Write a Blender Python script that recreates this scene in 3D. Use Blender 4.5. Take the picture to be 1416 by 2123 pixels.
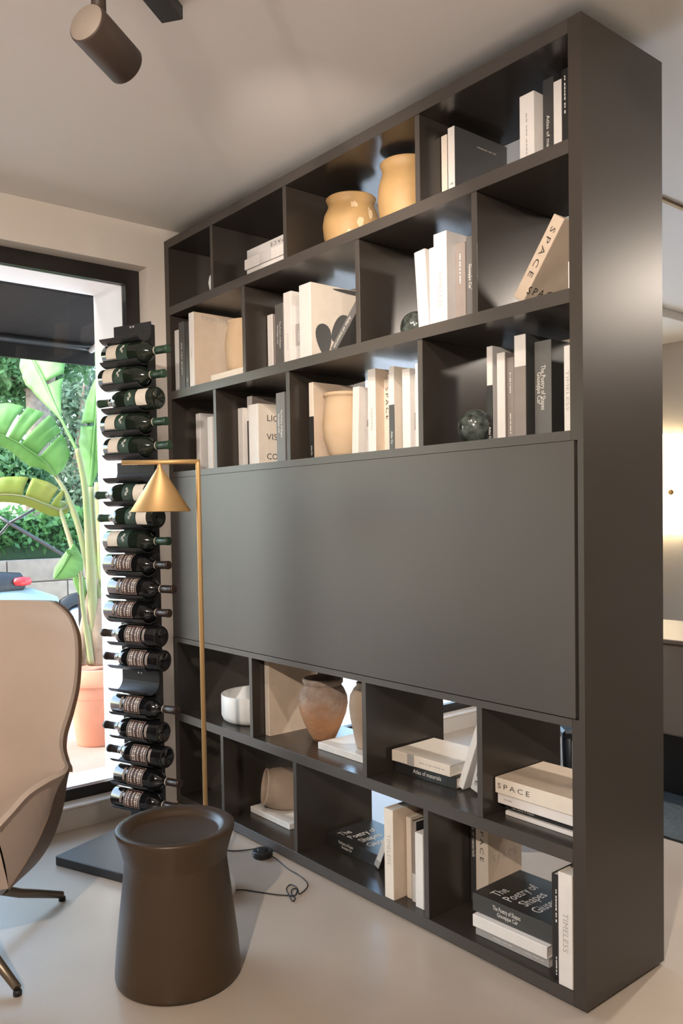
import bpy, bmesh, math, random
import numpy as np
from mathutils import Vector, Matrix
random.seed(7); rng = np.random.default_rng(7)
sc = bpy.context.scene
col = sc.collection
for o in list(bpy.data.objects): bpy.data.objects.remove(o)
V = Vector
def rad(d): return math.radians(d)

# ---------------------------------------------------------------- camera
CAM = np.array([3.42984, -1.83117, 1.30851]); YAW, PIT, ROL = rad(50.35), rad(-2.02), rad(-.92)
FPX, PCX, PCY = 1730.7, 708., 1131.65
_f = np.array([-math.sin(YAW)*math.cos(PIT), math.cos(YAW)*math.cos(PIT), math.sin(PIT)])
_r = np.array([math.cos(YAW), math.sin(YAW), 0.]); _u = np.cross(_r, _f)
_r, _u = math.cos(ROL)*_r+math.sin(ROL)*_u, -math.sin(ROL)*_r+math.cos(ROL)*_u
cd = bpy.data.cameras.new('camera'); cam = bpy.data.objects.new('camera', cd); col.objects.link(cam)
M = Matrix.Identity(4)
for i in range(3):
    M[i][0] = _r[i]; M[i][1] = _u[i]; M[i][2] = -_f[i]; M[i][3] = CAM[i]
cam.matrix_world = M
cd.sensor_fit = 'VERTICAL'; cd.sensor_height = 36.; cd.lens = 36.*FPX/2123.
cd.shift_y = (PCY-1061.5)/2123.
cd.clip_start = .05; cd.clip_end = 200
sc.camera = cam

# ---------------------------------------------------------------- world, sun, exposure
w = bpy.data.worlds.new('sky'); sc.world = w; w.use_nodes = True
nt = w.node_tree; nt.nodes.clear()
sky = nt.nodes.new('ShaderNodeTexSky'); sky.sky_type = 'NISHITA'; sky.sun_disc = False
sky.sun_elevation = rad(48); sky.sun_rotation = rad(200); sky.air_density = 1.2; sky.dust_density = 2.0
bg = nt.nodes.new('ShaderNodeBackground'); bg.inputs['Strength'].default_value = 2.1
out = nt.nodes.new('ShaderNodeOutputWorld')
nt.links.new(sky.outputs[0], bg.inputs[0]); nt.links.new(bg.outputs[0], out.inputs[0])
sd = bpy.data.lights.new('sun', 'SUN'); sd.energy = 5.2; sd.angle = rad(1.2); sd.color = (1., .95, .88)
sun = bpy.data.objects.new('sun', sd); col.objects.link(sun)
sun.location = (-4, -4, 6)
sun.rotation_euler = V((-.10, .70, -.70)).to_track_quat('-Z', 'Y').to_euler()
vs = sc.view_settings
vs.view_transform = 'Standard'; vs.look = 'None'; vs.gamma = 1; vs.use_curve_mapping = False
vs.exposure = -0.26

# ---------------------------------------------------------------- pixel helpers (direction of a photo pixel; the distance comes from a known plane)
def ray(px, py): return _f + _r*(px-PCX)/FPX - _u*(py-PCY)/FPX
def on(ax, val, px, py):
    d = ray(px, py); t = (val-CAM[ax])/d[ax]; return CAM+t*d
def depth(P): return float((np.asarray(P, float)-CAM)@_f)
def at(px, py, z): return CAM + ray(px, py)*z

# ---------------------------------------------------------------- materials
def mat(name, base, rough=.5, metal=0., noise=0., nscale=8., bump=0., bscale=60., spec=.5, coat=0., trans=0., sss=0., base2=None, detail=4.):
    m = bpy.data.materials.new(name); m.use_nodes = True
    n = m.node_tree; b = n.nodes['Principled BSDF']
    b.inputs['Base Color'].default_value = (*base, 1); b.inputs['Roughness'].default_value = rough
    b.inputs['Metallic'].default_value = metal; b.inputs['Specular IOR Level'].default_value = spec
    b.inputs['Coat Weight'].default_value = coat
    b.inputs['Transmission Weight'].default_value = trans
    if noise > 0 or base2 or bump > 0:
        tc = n.nodes.new('ShaderNodeTexCoord')
    if noise > 0 or base2:
        tx = n.nodes.new('ShaderNodeTexNoise'); tx.inputs['Scale'].default_value = nscale; tx.inputs['Detail'].default_value = detail
        n.links.new(tc.outputs['Object'], tx.inputs['Vector'])
        rp = n.nodes.new('ShaderNodeValToRGB')
        c2 = base2 if base2 else tuple(min(1, c*(1+noise)) for c in base)
        c1 = base if base2 else tuple(c*(1-noise) for c in base)
        rp.color_ramp.elements[0].color = (*c1, 1); rp.color_ramp.elements[1].color = (*c2, 1)
        rp.color_ramp.elements[0].position = .32; rp.color_ramp.elements[1].position = .68
        n.links.new(tx.outputs['Fac'], rp.inputs['Fac']); n.links.new(rp.outputs['Color'], b.inputs['Base Color'])
    if bump > 0:
        t2 = n.nodes.new('ShaderNodeTexNoise'); t2.inputs['Scale'].default_value = bscale; t2.inputs['Detail'].default_value = 5
        n.links.new(tc.outputs['Object'], t2.inputs['Vector'])
        bp = n.nodes.new('ShaderNodeBump'); bp.inputs['Strength'].default_value = bump; bp.inputs['Distance'].default_value = .004
        n.links.new(t2.outputs['Fac'], bp.inputs['Height']); n.links.new(bp.outputs['Normal'], b.inputs['Normal'])
    return m
def emit(name, colr, s):
    m = bpy.data.materials.new(name); m.use_nodes = True; n = m.node_tree; n.nodes.clear()
    e = n.nodes.new('ShaderNodeEmission'); e.inputs[0].default_value = (*colr, 1); e.inputs[1].default_value = s
    o = n.nodes.new('ShaderNodeOutputMaterial'); n.links.new(e.outputs[0], o.inputs[0]); return m
def pane_mat(name):
    m = bpy.data.materials.new(name); m.use_nodes = True; n = m.node_tree; n.nodes.clear()
    fr = n.nodes.new('ShaderNodeFresnel'); fr.inputs[0].default_value = 1.3
    t = n.nodes.new('ShaderNodeBsdfTransparent'); t.inputs[0].default_value = (.93, .96, .95, 1)
    g = n.nodes.new('ShaderNodeBsdfGlossy'); g.inputs['Roughness'].default_value = .01
    mx = n.nodes.new('ShaderNodeMixShader'); o = n.nodes.new('ShaderNodeOutputMaterial')
    n.links.new(fr.outputs[0], mx.inputs[0]); n.links.new(t.outputs[0], mx.inputs[1]); n.links.new(g.outputs[0], mx.inputs[2])
    n.links.new(mx.outputs[0], o.inputs[0]); return m
def leaf_mat(name, c1, c2, scale=3.):
    m = bpy.data.materials.new(name); m.use_nodes = True; n = m.node_tree; n.nodes.clear()
    tc = n.nodes.new('ShaderNodeTexCoord'); tx = n.nodes.new('ShaderNodeTexNoise'); tx.inputs['Scale'].default_value = scale
    n.links.new(tc.outputs['Object'], tx.inputs['Vector'])
    rp = n.nodes.new('ShaderNodeValToRGB'); rp.color_ramp.elements[0].color = (*c1, 1); rp.color_ramp.elements[1].color = (*c2, 1)
    rp.color_ramp.elements[0].position = .35; rp.color_ramp.elements[1].position = .65
    n.links.new(tx.outputs['Fac'], rp.inputs['Fac'])
    d = n.nodes.new('ShaderNodeBsdfPrincipled'); d.inputs['Roughness'].default_value = .45
    t = n.nodes.new('ShaderNodeBsdfTranslucent'); mx = n.nodes.new('ShaderNodeMixShader'); mx.inputs[0].default_value = .45
    o = n.nodes.new('ShaderNodeOutputMaterial')
    n.links.new(rp.outputs['Color'], d.inputs['Base Color']); n.links.new(rp.outputs['Color'], t.inputs['Color'])
    n.links.new(d.outputs[0], mx.inputs[1]); n.links.new(t.outputs[0], mx.inputs[2]); n.links.new(mx.outputs[0], o.inputs[0])
    return m
MT = {}
MT['wall'] = mat('wall_plaster', (.74, .68, .62), .9, bump=.05, bscale=90)
MT['ceil'] = mat('ceiling_plaster', (.82, .79, .755), .92, bump=.03, bscale=70)
MT['outwall'] = mat('exterior_plaster', (.80, .80, .80), .9, bump=.08, bscale=60)
MT['floor'] = mat('microcement_floor', (.47, .395, .325), .28, noise=.05, nscale=3.5, bump=.012, bscale=40, spec=.5)
MT['lacq'] = mat('bronze_lacquer', (.033, .027, .0225), .25, spec=.5)
MT['satin'] = mat('bronze_satin_lacquer', (.045, .0365, .030), .38, spec=.5)
MT['flap'] = mat('bronze_matt_lacquer', (.058, .049, .043), .46, spec=.5)
MT['plinth'] = mat('plinth_black', (.01, .008, .007), .6)
MT['frame'] = mat('window_frame_black', (.02, .017, .016), .35)
MT['pane'] = pane_mat('window_glass')
MT['white'] = mat('paper_white', (.75, .715, .69), .55, noise=.03, nscale=30)
MT['cream'] = mat('paper_cream', (.74, .66, .57), .6, noise=.03, nscale=30)
MT['beige'] = mat('paper_beige', (.62, .50, .39), .65, noise=.05, nscale=20)
MT['grey'] = mat('paper_grey', (.36, .34, .33), .55, noise=.04, nscale=20)
MT['lgrey'] = mat('paper_light_grey', (.58, .56, .55), .55, noise=.04, nscale=20)
MT['taupe'] = mat('paper_taupe', (.27, .23, .21), .5, noise=.05, nscale=20)
MT['black'] = mat('paper_black', (.022, .021, .021), .38)
MT['char'] = mat('paper_charcoal', (.05, .05, .05), .42)
MT['slate'] = mat('paper_slate', (.13, .125, .12), .5)
MT['pages'] = mat('page_block', (.72, .67, .60), .8, noise=.06, nscale=200)
MT['inkd'] = mat('ink_dark', (.06, .05, .045), .6)
MT['inkg'] = mat('ink_grey', (.42, .38, .35), .6)
MT['inkw'] = mat('ink_white', (.82, .80, .76), .6)
MT['gold'] = mat('brushed_brass', (.62, .40, .18), .5, metal=.6, spec=.4)
MT['marble'] = mat('white_marble', (.80, .79, .77), .3, base2=(.70, .69, .68), nscale=9)
MT['slab'] = mat('white_stone_slab', (.80, .78, .75), .5, base2=(.70, .68, .65), nscale=14, bump=.05)
MT['rack'] = mat('rack_black_metal', (.022, .023, .026), .42)
MT['steel'] = mat('screw_steel', (.7, .7, .7), .3, metal=1)
MT['bottleA'] = mat('green_black_glass', (.010, .016, .011), .09, spec=.6)
MT['bottleB'] = mat('black_glass', (.006, .006, .007), .07, spec=.6)
MT['labelA'] = mat('label_cream', (.70, .63, .54), .6, noise=.05, nscale=60)
MT['labelG'] = mat('label_green', (.018, .045, .028), .5)
MT['labelR'] = mat('label_oxblood', (.06, .022, .016), .5)
MT['foilG'] = mat('foil_green', (.020, .052, .030), .35)
MT['foilB'] = mat('foil_brown', (.03, .017, .013), .35)
MT['print'] = mat('label_print', (.62, .54, .46), .5)
MT['stool'] = mat('stool_bronze_lacquer', (.050, .030, .0145), .40, noise=.06, nscale=5, bump=.03, bscale=160)
MT['fabric'] = mat('chair_leather', (.54, .44, .37), .62, noise=.03, nscale=6, bump=.08, bscale=260)
MT['fabric2'] = mat('chair_outer_leather', (.47, .37, .31), .62, noise=.03, nscale=6, bump=.08, bscale=260)
MT['shell'] = mat('chair_shell_brown', (.14, .085, .055), .5)
MT['bronze'] = mat('chair_leg_bronze', (.20, .16, .12), .38, metal=.8)
MT['cord'] = mat('cord_black', (.012, .012, .012), .5)
MT['track'] = mat('spot_bronze', (.055, .036, .026), .5)
MT['trackcap'] = mat('spot_cap_taupe', (.30, .25, .21), .55)
MT['terra1'] = mat('terracotta_glazed', (.46, .28, .115), .55, base2=(.56, .36, .16), nscale=7, bump=.25, bscale=22)
MT['terra2'] = mat('terracotta_pale', (.54, .38, .235), .75, base2=(.60, .45, .30), nscale=9, bump=.2, bscale=30)
MT['patch'] = mat('terracotta_worn_patch', (.78, .60, .38), .7, bump=.4, bscale=30)
MT['urn'] = mat('urn_rough', (.28, .21, .165), .9, base2=(.42, .33, .27), nscale=26, bump=1., bscale=55)
MT['urn2'] = mat('urn_rust', (.42, .21, .10), .85, base2=(.50, .29, .17), nscale=16, bump=.6, bscale=50)
MT['vase'] = mat('vase_clay', (.40, .29, .21), .7, base2=(.47, .36, .28), nscale=8, bump=.15, bscale=30)
MT['bowl'] = mat('white_ceramic', (.82, .82, .81), .45, bump=.06, bscale=30)
MT['stone'] = mat('dark_green_marble', (.012, .015, .013), .16, base2=(.12, .14, .13), nscale=42, detail=12)

# ---------------------------------------------------------------- mesh builder
class MB:
    def __init__(s): s.v = []; s.f = []; s.sm = []
    def add(s, vs, fs, smooth=False):
        o = len(s.v); s.v += [tuple(map(float, p)) for p in vs]; s.f += [tuple(i+o for i in f) for f in fs]; s.sm += [smooth]*len(fs); return s
    def box(s, x0, x1, y0, y1, z0, z1):
        return s.add([(x0,y0,z0),(x1,y0,z0),(x1,y1,z0),(x0,y1,z0),(x0,y0,z1),(x1,y0,z1),(x1,y1,z1),(x0,y1,z1)],
                     [(0,3,2,1),(4,5,6,7),(0,1,5,4),(1,2,6,5),(2,3,7,6),(3,0,4,7)])
    def lathe(s, prof, n=40, c=(0,0,0), axis=None, cap0=False, cap1=False, smooth=True, wob=None):
        # prof: list of (r, h) along the axis
        if axis is None: e1, e2, e3 = V((1,0,0)), V((0,1,0)), V((0,0,1))
        else:
            e3 = V(axis).normalized(); e1 = e3.orthogonal().normalized(); e2 = e3.cross(e1)
        vs = []; c = V(c)
        for k, (r, h) in enumerate(prof):
            for i in range(n):
                a = 2*math.pi*i/n; rr = r*(1+(wob(a, h) if wob else 0))
                vs.append(c+e1*(rr*math.cos(a))+e2*(rr*math.sin(a))+e3*h)
        fs = [(k*n+i, k*n+(i+1)%n, (k+1)*n+(i+1)%n, (k+1)*n+i) for k in range(len(prof)-1) for i in range(n)]
        s.add(vs, fs, smooth)
        o = len(s.v)-len(vs)
        if cap0: s.f.append(tuple(o+i for i in reversed(range(n)))); s.sm.append(False)
        if cap1: s.f.append(tuple(o+(len(prof)-1)*n+i for i in range(n))); s.sm.append(False)
        return s
    def tube(s, pts, r, n=10, caps=True, taper=None):
        pts = [V(p) for p in pts]; vs = []; prev = None
        for k, p in enumerate(pts):
            t = (pts[min(k+1, len(pts)-1)]-pts[max(k-1, 0)]).normalized()
            if prev is None: u = t.orthogonal().normalized()
            else: u = (prev - t*prev.dot(t)).normalized()
            prev = u; b = t.cross(u); rr = taper[k] if taper else r
            for i in range(n):
                a = 2*math.pi*i/n; vs.append(p+u*(rr*math.cos(a))+b*(rr*math.sin(a)))
        fs = [(k*n+i, k*n+(i+1)%n, (k+1)*n+(i+1)%n, (k+1)*n+i) for k in range(len(pts)-1) for i in range(n)]
        s.add(vs, fs, True)
        if caps:
            o = len(s.v)-len(vs)
            s.f.append(tuple(o+i for i in reversed(range(n)))); s.f.append(tuple(o+(len(pts)-1)*n+i for i in range(n))); s.sm += [False]*2
        return s
    def grid(s, P, smooth=True):
        a, b = len(P), len(P[0])
        return s.add([q for r in P for q in r], [(i*b+j, i*b+j+1, (i+1)*b+j+1, (i+1)*b+j) for i in range(a-1) for j in range(b-1)], smooth)
    def prism(s, poly, y0, y1, fn):
        # polygon (2d) extruded from y0 to y1; fn maps (a,b,h) to a point
        n = len(poly)
        s.add([fn(a, b, y0) for a, b in poly]+[fn(a, b, y1) for a, b in poly],
              [tuple(range(n)), tuple(reversed(range(n, 2*n)))]+[(i, i+n, (i+1)%n+n, (i+1)%n) for i in range(n)])
        return s
    def mesh(s, name, m, bevel=0.):
        me = bpy.data.meshes.new(name); me.from_pydata(s.v, [], s.f)
        me.polygons.foreach_set('use_smooth', s.sm); me.materials.append(m); me.update()
        if bevel or True:
            bm = bmesh.new(); bm.from_mesh(me)
            bmesh.ops.recalc_face_normals(bm, faces=bm.faces[:])
            if bevel: bmesh.ops.bevel(bm, geom=bm.edges[:], offset=bevel, segments=1, affect='EDGES', clamp_overlap=True)
            bm.to_mesh(me); bm.free()
        return me
    def build(s, name, m, parent=None, loc=(0,0,0), rot=None, bevel=0.):
        o = bpy.data.objects.new(name, s.mesh(name, m, bevel)); col.objects.link(o)
        o.location = loc
        if rot is not None: o.rotation_euler = rot
        if parent: o.parent = parent
        return o
def empty(name, loc, rot=(0,0,0)):
    o = bpy.data.objects.new(name, None); col.objects.link(o); o.location = V(tuple(map(float, loc))); o.rotation_euler = rot
    o.empty_display_size = .05; return o
def tag(o, label, cat, group=None):
    o['label'] = label; o['category'] = cat
    if group: o['group'] = group
    return o
def struct(o): o['kind'] = 'structure'; return o
def grp(o): return o

# ---------------------------------------------------------------- text as mesh
_tc = {}
def text_mesh(s, spacing=1.):
    k = (s, spacing)
    if k in _tc: return _tc[k]
    cu = bpy.data.curves.new('tmp', 'FONT'); cu.body = s; cu.size = 1; cu.resolution_u = 2; cu.space_character = spacing
    cu.align_x = 'CENTER'; cu.align_y = 'CENTER'; cu.space_line = .85
    o = bpy.data.objects.new('tmp', cu); col.objects.link(o)
    dg = bpy.context.evaluated_depsgraph_get(); e = o.evaluated_get(dg); me = e.to_mesh()
    vs = [tuple(v.co[:2]) for v in me.vertices]; fs = [tuple(p.vertices) for p in me.polygons]
    e.to_mesh_clear(); bpy.data.objects.remove(o); bpy.data.curves.remove(cu)
    _tc[k] = (vs, fs); return _tc[k]
def lettering(s, parent, m, org, ux, uy, size, spacing=1., name='lettering', width=None):
    if s.startswith('~'):        # print too small to read in the photograph: a broken line of short strokes
        q = random.Random(len(s)+int(size*1e4)); vs, fs, x = [], [], 0.
        while x < 6:
            w_ = .25+.35*q.random(); n = len(vs); vs += [(x, -.18), (x+w_, -.18), (x+w_, .18), (x, .18)]; fs.append((n, n+1, n+2, n+3)); x += w_+(.12 if q.random() < .7 else .4)
        mx_ = max(v[0] for v in vs)/2; vs = [(a-mx_, b) for a, b in vs]; width = width or .05
    else: vs, fs = text_mesh(s, spacing)
    xs = [v[0] for v in vs]; sx = size
    if width: sx = width/max(1e-6, max(xs)-min(xs))
    org, ux, uy = V(org), V(ux), V(uy)
    mb = MB(); mb.add([org+ux*(x*sx)+uy*(y*size) for x, y in vs], fs)
    me = bpy.data.meshes.new(name); me.from_pydata(mb.v, [], mb.f); me.materials.append(m)
    o = bpy.data.objects.new(name, me); col.objects.link(o); o.parent = parent; return o

# ================================================================ THE ROOM
CEIL = 2.613; X1, Y0, Y1 = 7.0, -4.8, 4.06
struct(MB().box(-.13, X1, Y0, Y1, -.1, 0).build('floor', MT['floor']))
struct(MB().box(-.43, X1, Y0, Y1, CEIL, CEIL+.15).build('ceiling', MT['ceil']))
ZS, ZT = .085, 2.43
WIN = [(-4.2, -.084), (.95, 3.6)]
mb = MB(); mo = MB()
def wall_layer(b, x0, x1, wins, zs, zt):
    ys = [Y0-.15]
    for a, c in wins: ys += [a, c]
    ys.append(Y1+.15)
    for i in range(0, len(ys), 2): b.box(x0, x1, ys[i], ys[i+1], -.1, CEIL)
    for a, c in wins:
        b.box(x0, x1, a, c, -.1, zs); b.box(x0, x1, a, c, zt, CEIL)
wall_layer(mb, -.125, 0, WIN, ZS, ZT)
wl = struct(mb.build('wall_left', MT['wall']))
wall_layer(mo, -.43, -.1255, [(a+.068, c-.068) for a, c in WIN], ZS+.02, 2.385)
struct(mo.build('wall_outer', MT['outwall']))
struct(MB().box(-.43, X1+.15, Y1, Y1+.15, -.1, CEIL).build('wall_back', MT['wall']))
struct(MB().box(-.43, X1+.15, Y0-.15, Y0, -.1, CEIL).build('wall_front', MT['wall']))
struct(MB().box(X1, X1+.15, Y0-.15, Y1, -.1, CEIL).build('wall_right', MT['wall']))
# lowered ceiling strip along the window wall of the far room, and a slim ceiling profile
struct(MB().box(.002, .60, .42, Y1, CEIL-.055, CEIL).build('trim_1', MT['ceil'], bevel=.004))
struct(MB().box(1.575, 1.592, .8, Y1-.01, CEIL-.012, CEIL).build('trim_2', mat('ceiling_profile', (.16, .10, .06), .4)))
for k, (a, c) in enumerate(WIN):
    fr = MB(); x0, x1 = -.123, -.085; wd = .067
    fr.box(x0, x1, a, c, ZT-wd, ZT); fr.box(x0, x1, a, c, ZS, ZS+.06)
    fr.box(x0, x1, a, a+wd, ZS+.06, ZT-wd); fr.box(x0, x1, c-wd, c, ZS+.06, ZT-wd)
    mids = [a+(c-a)*.47] if k else [-2.2]
    for y in mids: fr.box(x0, x1, y-.03, y+.03, ZS+.06, ZT-wd)
    wo = struct(fr.build('window_%d' % (k+1), MT['frame']))
    ys = [a+wd]+[q for y in mids for q in (y-.03, y+.03)]+[c-wd]
    for i in range(0, len(ys), 2):
        MB().box(-.107, -.101, ys[i], ys[i+1], ZS+.06, ZT-wd).build('pane', MT['pane'], wo)
    struct(MB().box(-.085, .003, a-.0, c+.0, ZS, ZS+.012).build('trim_%d' % (k+3), MT['wall'], bevel=.004))

# ================================================================ BOOKCASE
W, H, D = 2.188, 2.5575, .384
T = .039
SH = dict(top=(2.520, 2.5575), A=(2.222, 2.258), B=(1.846, 1.882), C=(1.483, 1.520), Dd=(.750, .786), E=(.391, .428), F=(.011, .047))
ROWZ = {1: 2.258, 2: 1.882, 3: 1.520, 5: .428, 6: .047}
ROWT = {1: 2.520, 2: 2.222, 3: 1.846, 5: .750, 6: .391}
bc = tag(empty('bookcase', (W/2, D/2, 0)), 'tall dark bronze lacquered open bookcase standing against the window wall', 'bookcase')
def bpart(mb, name, m='lacq', bevel=.0008, parent=None):
    o = mb.build(name, MT[m], parent or bc, loc=(0,0,0), bevel=bevel)
    if parent is None:
        for v in o.data.vertices: v.co -= V((W/2, D/2, 0))
    return o
bpart(MB().box(0, T, .0225, D, .0105, H).box(0, T, 0, .0225, .0105, .771).box(0, T, 0, .0225, 1.4945, H), 'side_panel', 'satin', bevel=0)
bpart(MB().box(W-T, W, .026, D, .0105, H).box(W-T, W, 0, .026, .0105, .7712).box(W-T, W, 0, .026, 1.4943, H).box(W-T+.0215, W, 0, .026, .7712, 1.4943), 'side_panel', 'satin', bevel=0)
bpart(MB().box(T, W-T, 0, D, SH['top'][0], H), 'top_panel')
for k in 'AB': bpart(MB().box(T, W-T, 0, D, *SH[k]), 'shelf')
bpart(MB().box(T, W-T, .0225, D, *SH['C']), 'shelf'); bpart(MB().box(T, W-T, 0, .022, 1.4945, SH['C'][1]), 'shelf')
bpart(MB().box(T, W-T, .0225, D, *SH['Dd']), 'shelf'); bpart(MB().box(T, W-T, 0, .022, .750, .7712), 'shelf')
bpart(MB().box(T, W-T, 0, D, *SH['E']), 'shelf')
bpart(MB().box(T, W-T, 0, D, *SH['F']), 'shelf')
bpart(MB().box(.006, 2.1605, -.001, .0215, .7735, 1.4935), 'flap_panel', 'flap')
bpart(MB().box(T, W-T, D-.016, D, .787, 1.482), 'back_panel')
bpart(MB().box(.02, W-.02, .02, D-.02, 0, .0105), 'plinth', 'plinth', 0)
DIVS = {1: [.392, .909, 1.597], 3: [.392, .909, 1.597], 6: [.392, .909, 1.597], 2: [.622, 1.311, 1.820], 5: [.622, 1.311, 1.820]}
for r_, xs in DIVS.items():
    for x in xs: bpart(MB().box(x, x+.0195, .004, D-.004, ROWZ[r_], ROWT[r_]), 'divider')

# added matt strips, lighter: front light painted onto shelf and divider fronts
for za_, zb__ in [SH['A'], SH['B'], (1.4945, SH['C'][1]), (.750, .7712), SH['E'], SH['F'], (SH['top'][0], H)]:
    bpart(MB().box(T, W-T, -.0006, -.00005, za_, zb__), 'lit_edge', 'flap', 0)
for r_, xs in DIVS.items():
    for x in xs: bpart(MB().box(x, x+.0195, .0033, .00395, ROWZ[r_], ROWT[r_]), 'lit_edge', 'flap', 0)

# ================================================================ BOOKS
def make_book(t, h, d, sp, cv, loc, rot, label, group, texts=(), covers=(), bands=(), pages='pages', backc=None):
    """local frame: x thickness, y depth (spine at y=0), z height; origin at the middle of the spine's foot"""
    b = tag(empty('book', loc, rot), label, 'book', group)
    c = .0028; g = .003
    m1 = MB(); m1.box(-t/2, t/2, 0, c, 0, h)
    sp_o = m1.build('spine', MT[sp], b, bevel=min(.0012, t*.08))
    MB().box(-t/2, -t/2+c, c, d, 0, h).build('cover', MT[backc or cv], b)
    MB().box(t/2-c, t/2, c, d, 0, h).build('cover', MT[cv], b)
    MB().box(-t/2+c, t/2-c, c, d-g, g, h-g).build('pages', MT[pages], b)
    for s, zc, size, xo, ink, spc, wid in texts:      # on the spine, read downwards
        lettering(s, sp_o, MT[ink], (xo*t, -.0006, zc*h), (0,0,-1), (1,0,0), size, spc, width=wid)
    for s, yc, zc, size, ink, spc, wid in covers:     # on the right-hand cover
        lettering(s, b, MT[ink], (t/2+.0005, yc*d, zc*h), (0,1,0), (0,0,1), size, spc, width=wid)
    for z0, z1, m in bands:
        MB().box(-t/2-.0003, t/2+.0003, -.0005, c*.5, z0*h, z1*h).build('spine_band', MT[m], sp_o)
    return b
def sp_text(s, zc=.5, size=.012, ink='inkw', spc=1., xo=0., wid=None): return (s, zc, size, xo, ink, spc, wid)
GR = {1: 'books on the top shelf', 2: 'books on the second shelf', 3: 'books on the third shelf', 5: 'books on the shelf under the flap', 6: 'books on the bottom shelf'}
EDGE = {}
def cell(row, x):
    xs = [T]+[q for d_ in DIVS[row] for q in (d_, d_+.0195)]+[W-T]
    for i in range(0, len(xs), 2):
        if x < xs[i+1]+.01: return i, xs[i]+.0006, xs[i+1]-.0006
    return i, xs[-2], xs[-1]
def stand(row, xl, xr, yt, label, sp='white', cv=None, y0=.11, d=.22, lean=0., h=None, **kw):
    z0 = ROWZ[row]; ym = yt+70
    ci, cl_, cr_ = cell(row, on(1, 0, (xl+xr)/2, ym)[0])
    X = lambda px: on(1, y0, px, ym)[0]
    while X(xl) < cl_ and y0 > .004: y0 = max(.004, y0-.004)
    a = X(xl); c = X(xr); t = max(.008, c-a-.0008)
    lo = max(cl_, EDGE.get((row, ci), 0.))
    if a < lo: a = lo
    if a+t > cr_: a = cr_-t
    if h is None: h = on(1, y0, (xl+xr)/2, yt)[2]-z0
    h = min(h, ROWT[row]-z0-.012); d = min(d, D-y0-.004)
    loc = [a+t/2, y0, z0+.0003]; rot = (0, 0, 0)
    if lean:
        th = rad(lean); rot = (0, th, 0); loc[2] += abs(math.sin(th))*t/2
        loc[0] = a+t/2*math.cos(th)+(abs(math.sin(th))*h if lean < 0 else 0)
        EDGE[(row, ci)] = loc[0]+t/2+(math.sin(th)*h if lean > 0 else 0)+.0006
    else: EDGE[(row, ci)] = a+t+.0004
    return make_book(t, h, d, sp, cv or sp, loc, rot, label, GR[row], **kw)
POET = 'The Poetry of Shapes'
POET_S = (sp_text(POET, .55, .016, wid=.105, xo=.13), sp_text('Giuseppe Car', .56, .015, wid=.075, xo=-.17))
# --- top shelf, right cell
stand(1, 915, 927, 280, 'thinner pale book beside the tall white one with dark cover, top shelf', 'cream', 'taupe', y0=.10)
stand(1, 928, 942, 263, 'white-spined book with a dark brown cover, top shelf next to the divider', 'white', 'char', y0=.10, d=.25,
      texts=(sp_text('T O', .22, .016, 'inkd', 1.4),), covers=(('~---', .6, .84, .011, 'inkg', 1.1, .09),))
stand(1, 1077, 1107, 194, 'thick white book leading the four at the top right end', 'white', y0=.07, texts=(sp_text('~--', .45, .010, 'inkg', 1., wid=.12),), lean=-.0)
stand(1, 1109, 1131, 170, 'dark Atlas of materials book, top right end', 'char', y0=.11, texts=(sp_text('Atlas of materials', .32, .015, wid=.13),))
stand(1, 1136, 1153, 172, 'narrow white book between two dark ones, top right end', 'white', y0=.11)
stand(1, 1156, 1171, 146, 'slim dark book against the right side panel, top shelf', 'black', y0=.11, texts=(sp_text('~-', .72, .010, wid=.10),))
# --- second shelf
stand(2, 363, 371, 684, 'grey-white slim book first at the window end, second shelf', 'lgrey', y0=.004)
stand(2, 371.5, 383, 667, 'dark book with white spine lettering near the window, second shelf', 'char', y0=.004, texts=(sp_text('~--', .45, .010, wid=.14),))
stand(2, 384, 391.5, 668, 'slim black book behind the large TIMELESS cover, second shelf', 'black', y0=.006, d=.2, texts=(sp_text('Atlas', .12, .010, wid=.02),))
stand(2, 392, 402, 646, 'large TIMELESS book showing its beige cover, second shelf window end', 'white', 'beige', y0=.004, d=.25, h=.318,
      covers=(('TIMELESS', .42, .93, .022, 'inkg', 1.05, .135),), texts=(sp_text('TIMELESS', .45, .012, 'inkg'),))
stand(2, 555, 566, 652, 'narrow white book left of the dark Poetry book, second shelf', 'white', 'taupe', y0=.12)
stand(2, 569, 586, 630, 'dark Poetry of Shapes book in the middle cell, second shelf', 'slate', y0=.12, texts=POET_S)
stand(2, 588, 604, 605, 'tall white VISIONS book left of the grey one, second shelf', 'white', y0=.09, texts=(sp_text('VISIONS', .35, .016, 'inkg', 1.2),))
stand(2, 605, 619, 634, 'grey and white patterned book in the middle cell, second shelf', 'lgrey', 'taupe', y0=.11, bands=((.35, .70, 'grey'), (.0, .12, 'grey')), texts=(sp_text('~-----', .5, .010, wid=.04),))
fl = stand(2, 621, 645, 612, 'large white book with black petal print on its cover', 'white', 'cream', y0=.07, d=.28, h=.29)
def petal(par, t, cy, cz, ry, rz, ang):
    n = 22; mb = MB(); ca, sa = math.cos(ang), math.sin(ang)
    vs = [(t, cy+ca*ry*math.cos(q)-sa*rz*math.sin(q)*(1+.35*math.cos(q)), cz+sa*ry*math.cos(q)+ca*rz*math.sin(q)*(1+.35*math.cos(q))) for q in [2*math.pi*i/n for i in range(n)]]
    mb.add(vs, [tuple(range(n))]); o = mb.build('petal_print', MT['black'], par); return o
ft = fl.children[0].dimensions[0] if False else None
def book_t(b): return max(v.co.x for v in b.children[1].data.vertices if True) if False else max(v.co.x for c in b.children for v in c.data.vertices)
tt = book_t(fl)+.0005
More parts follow.
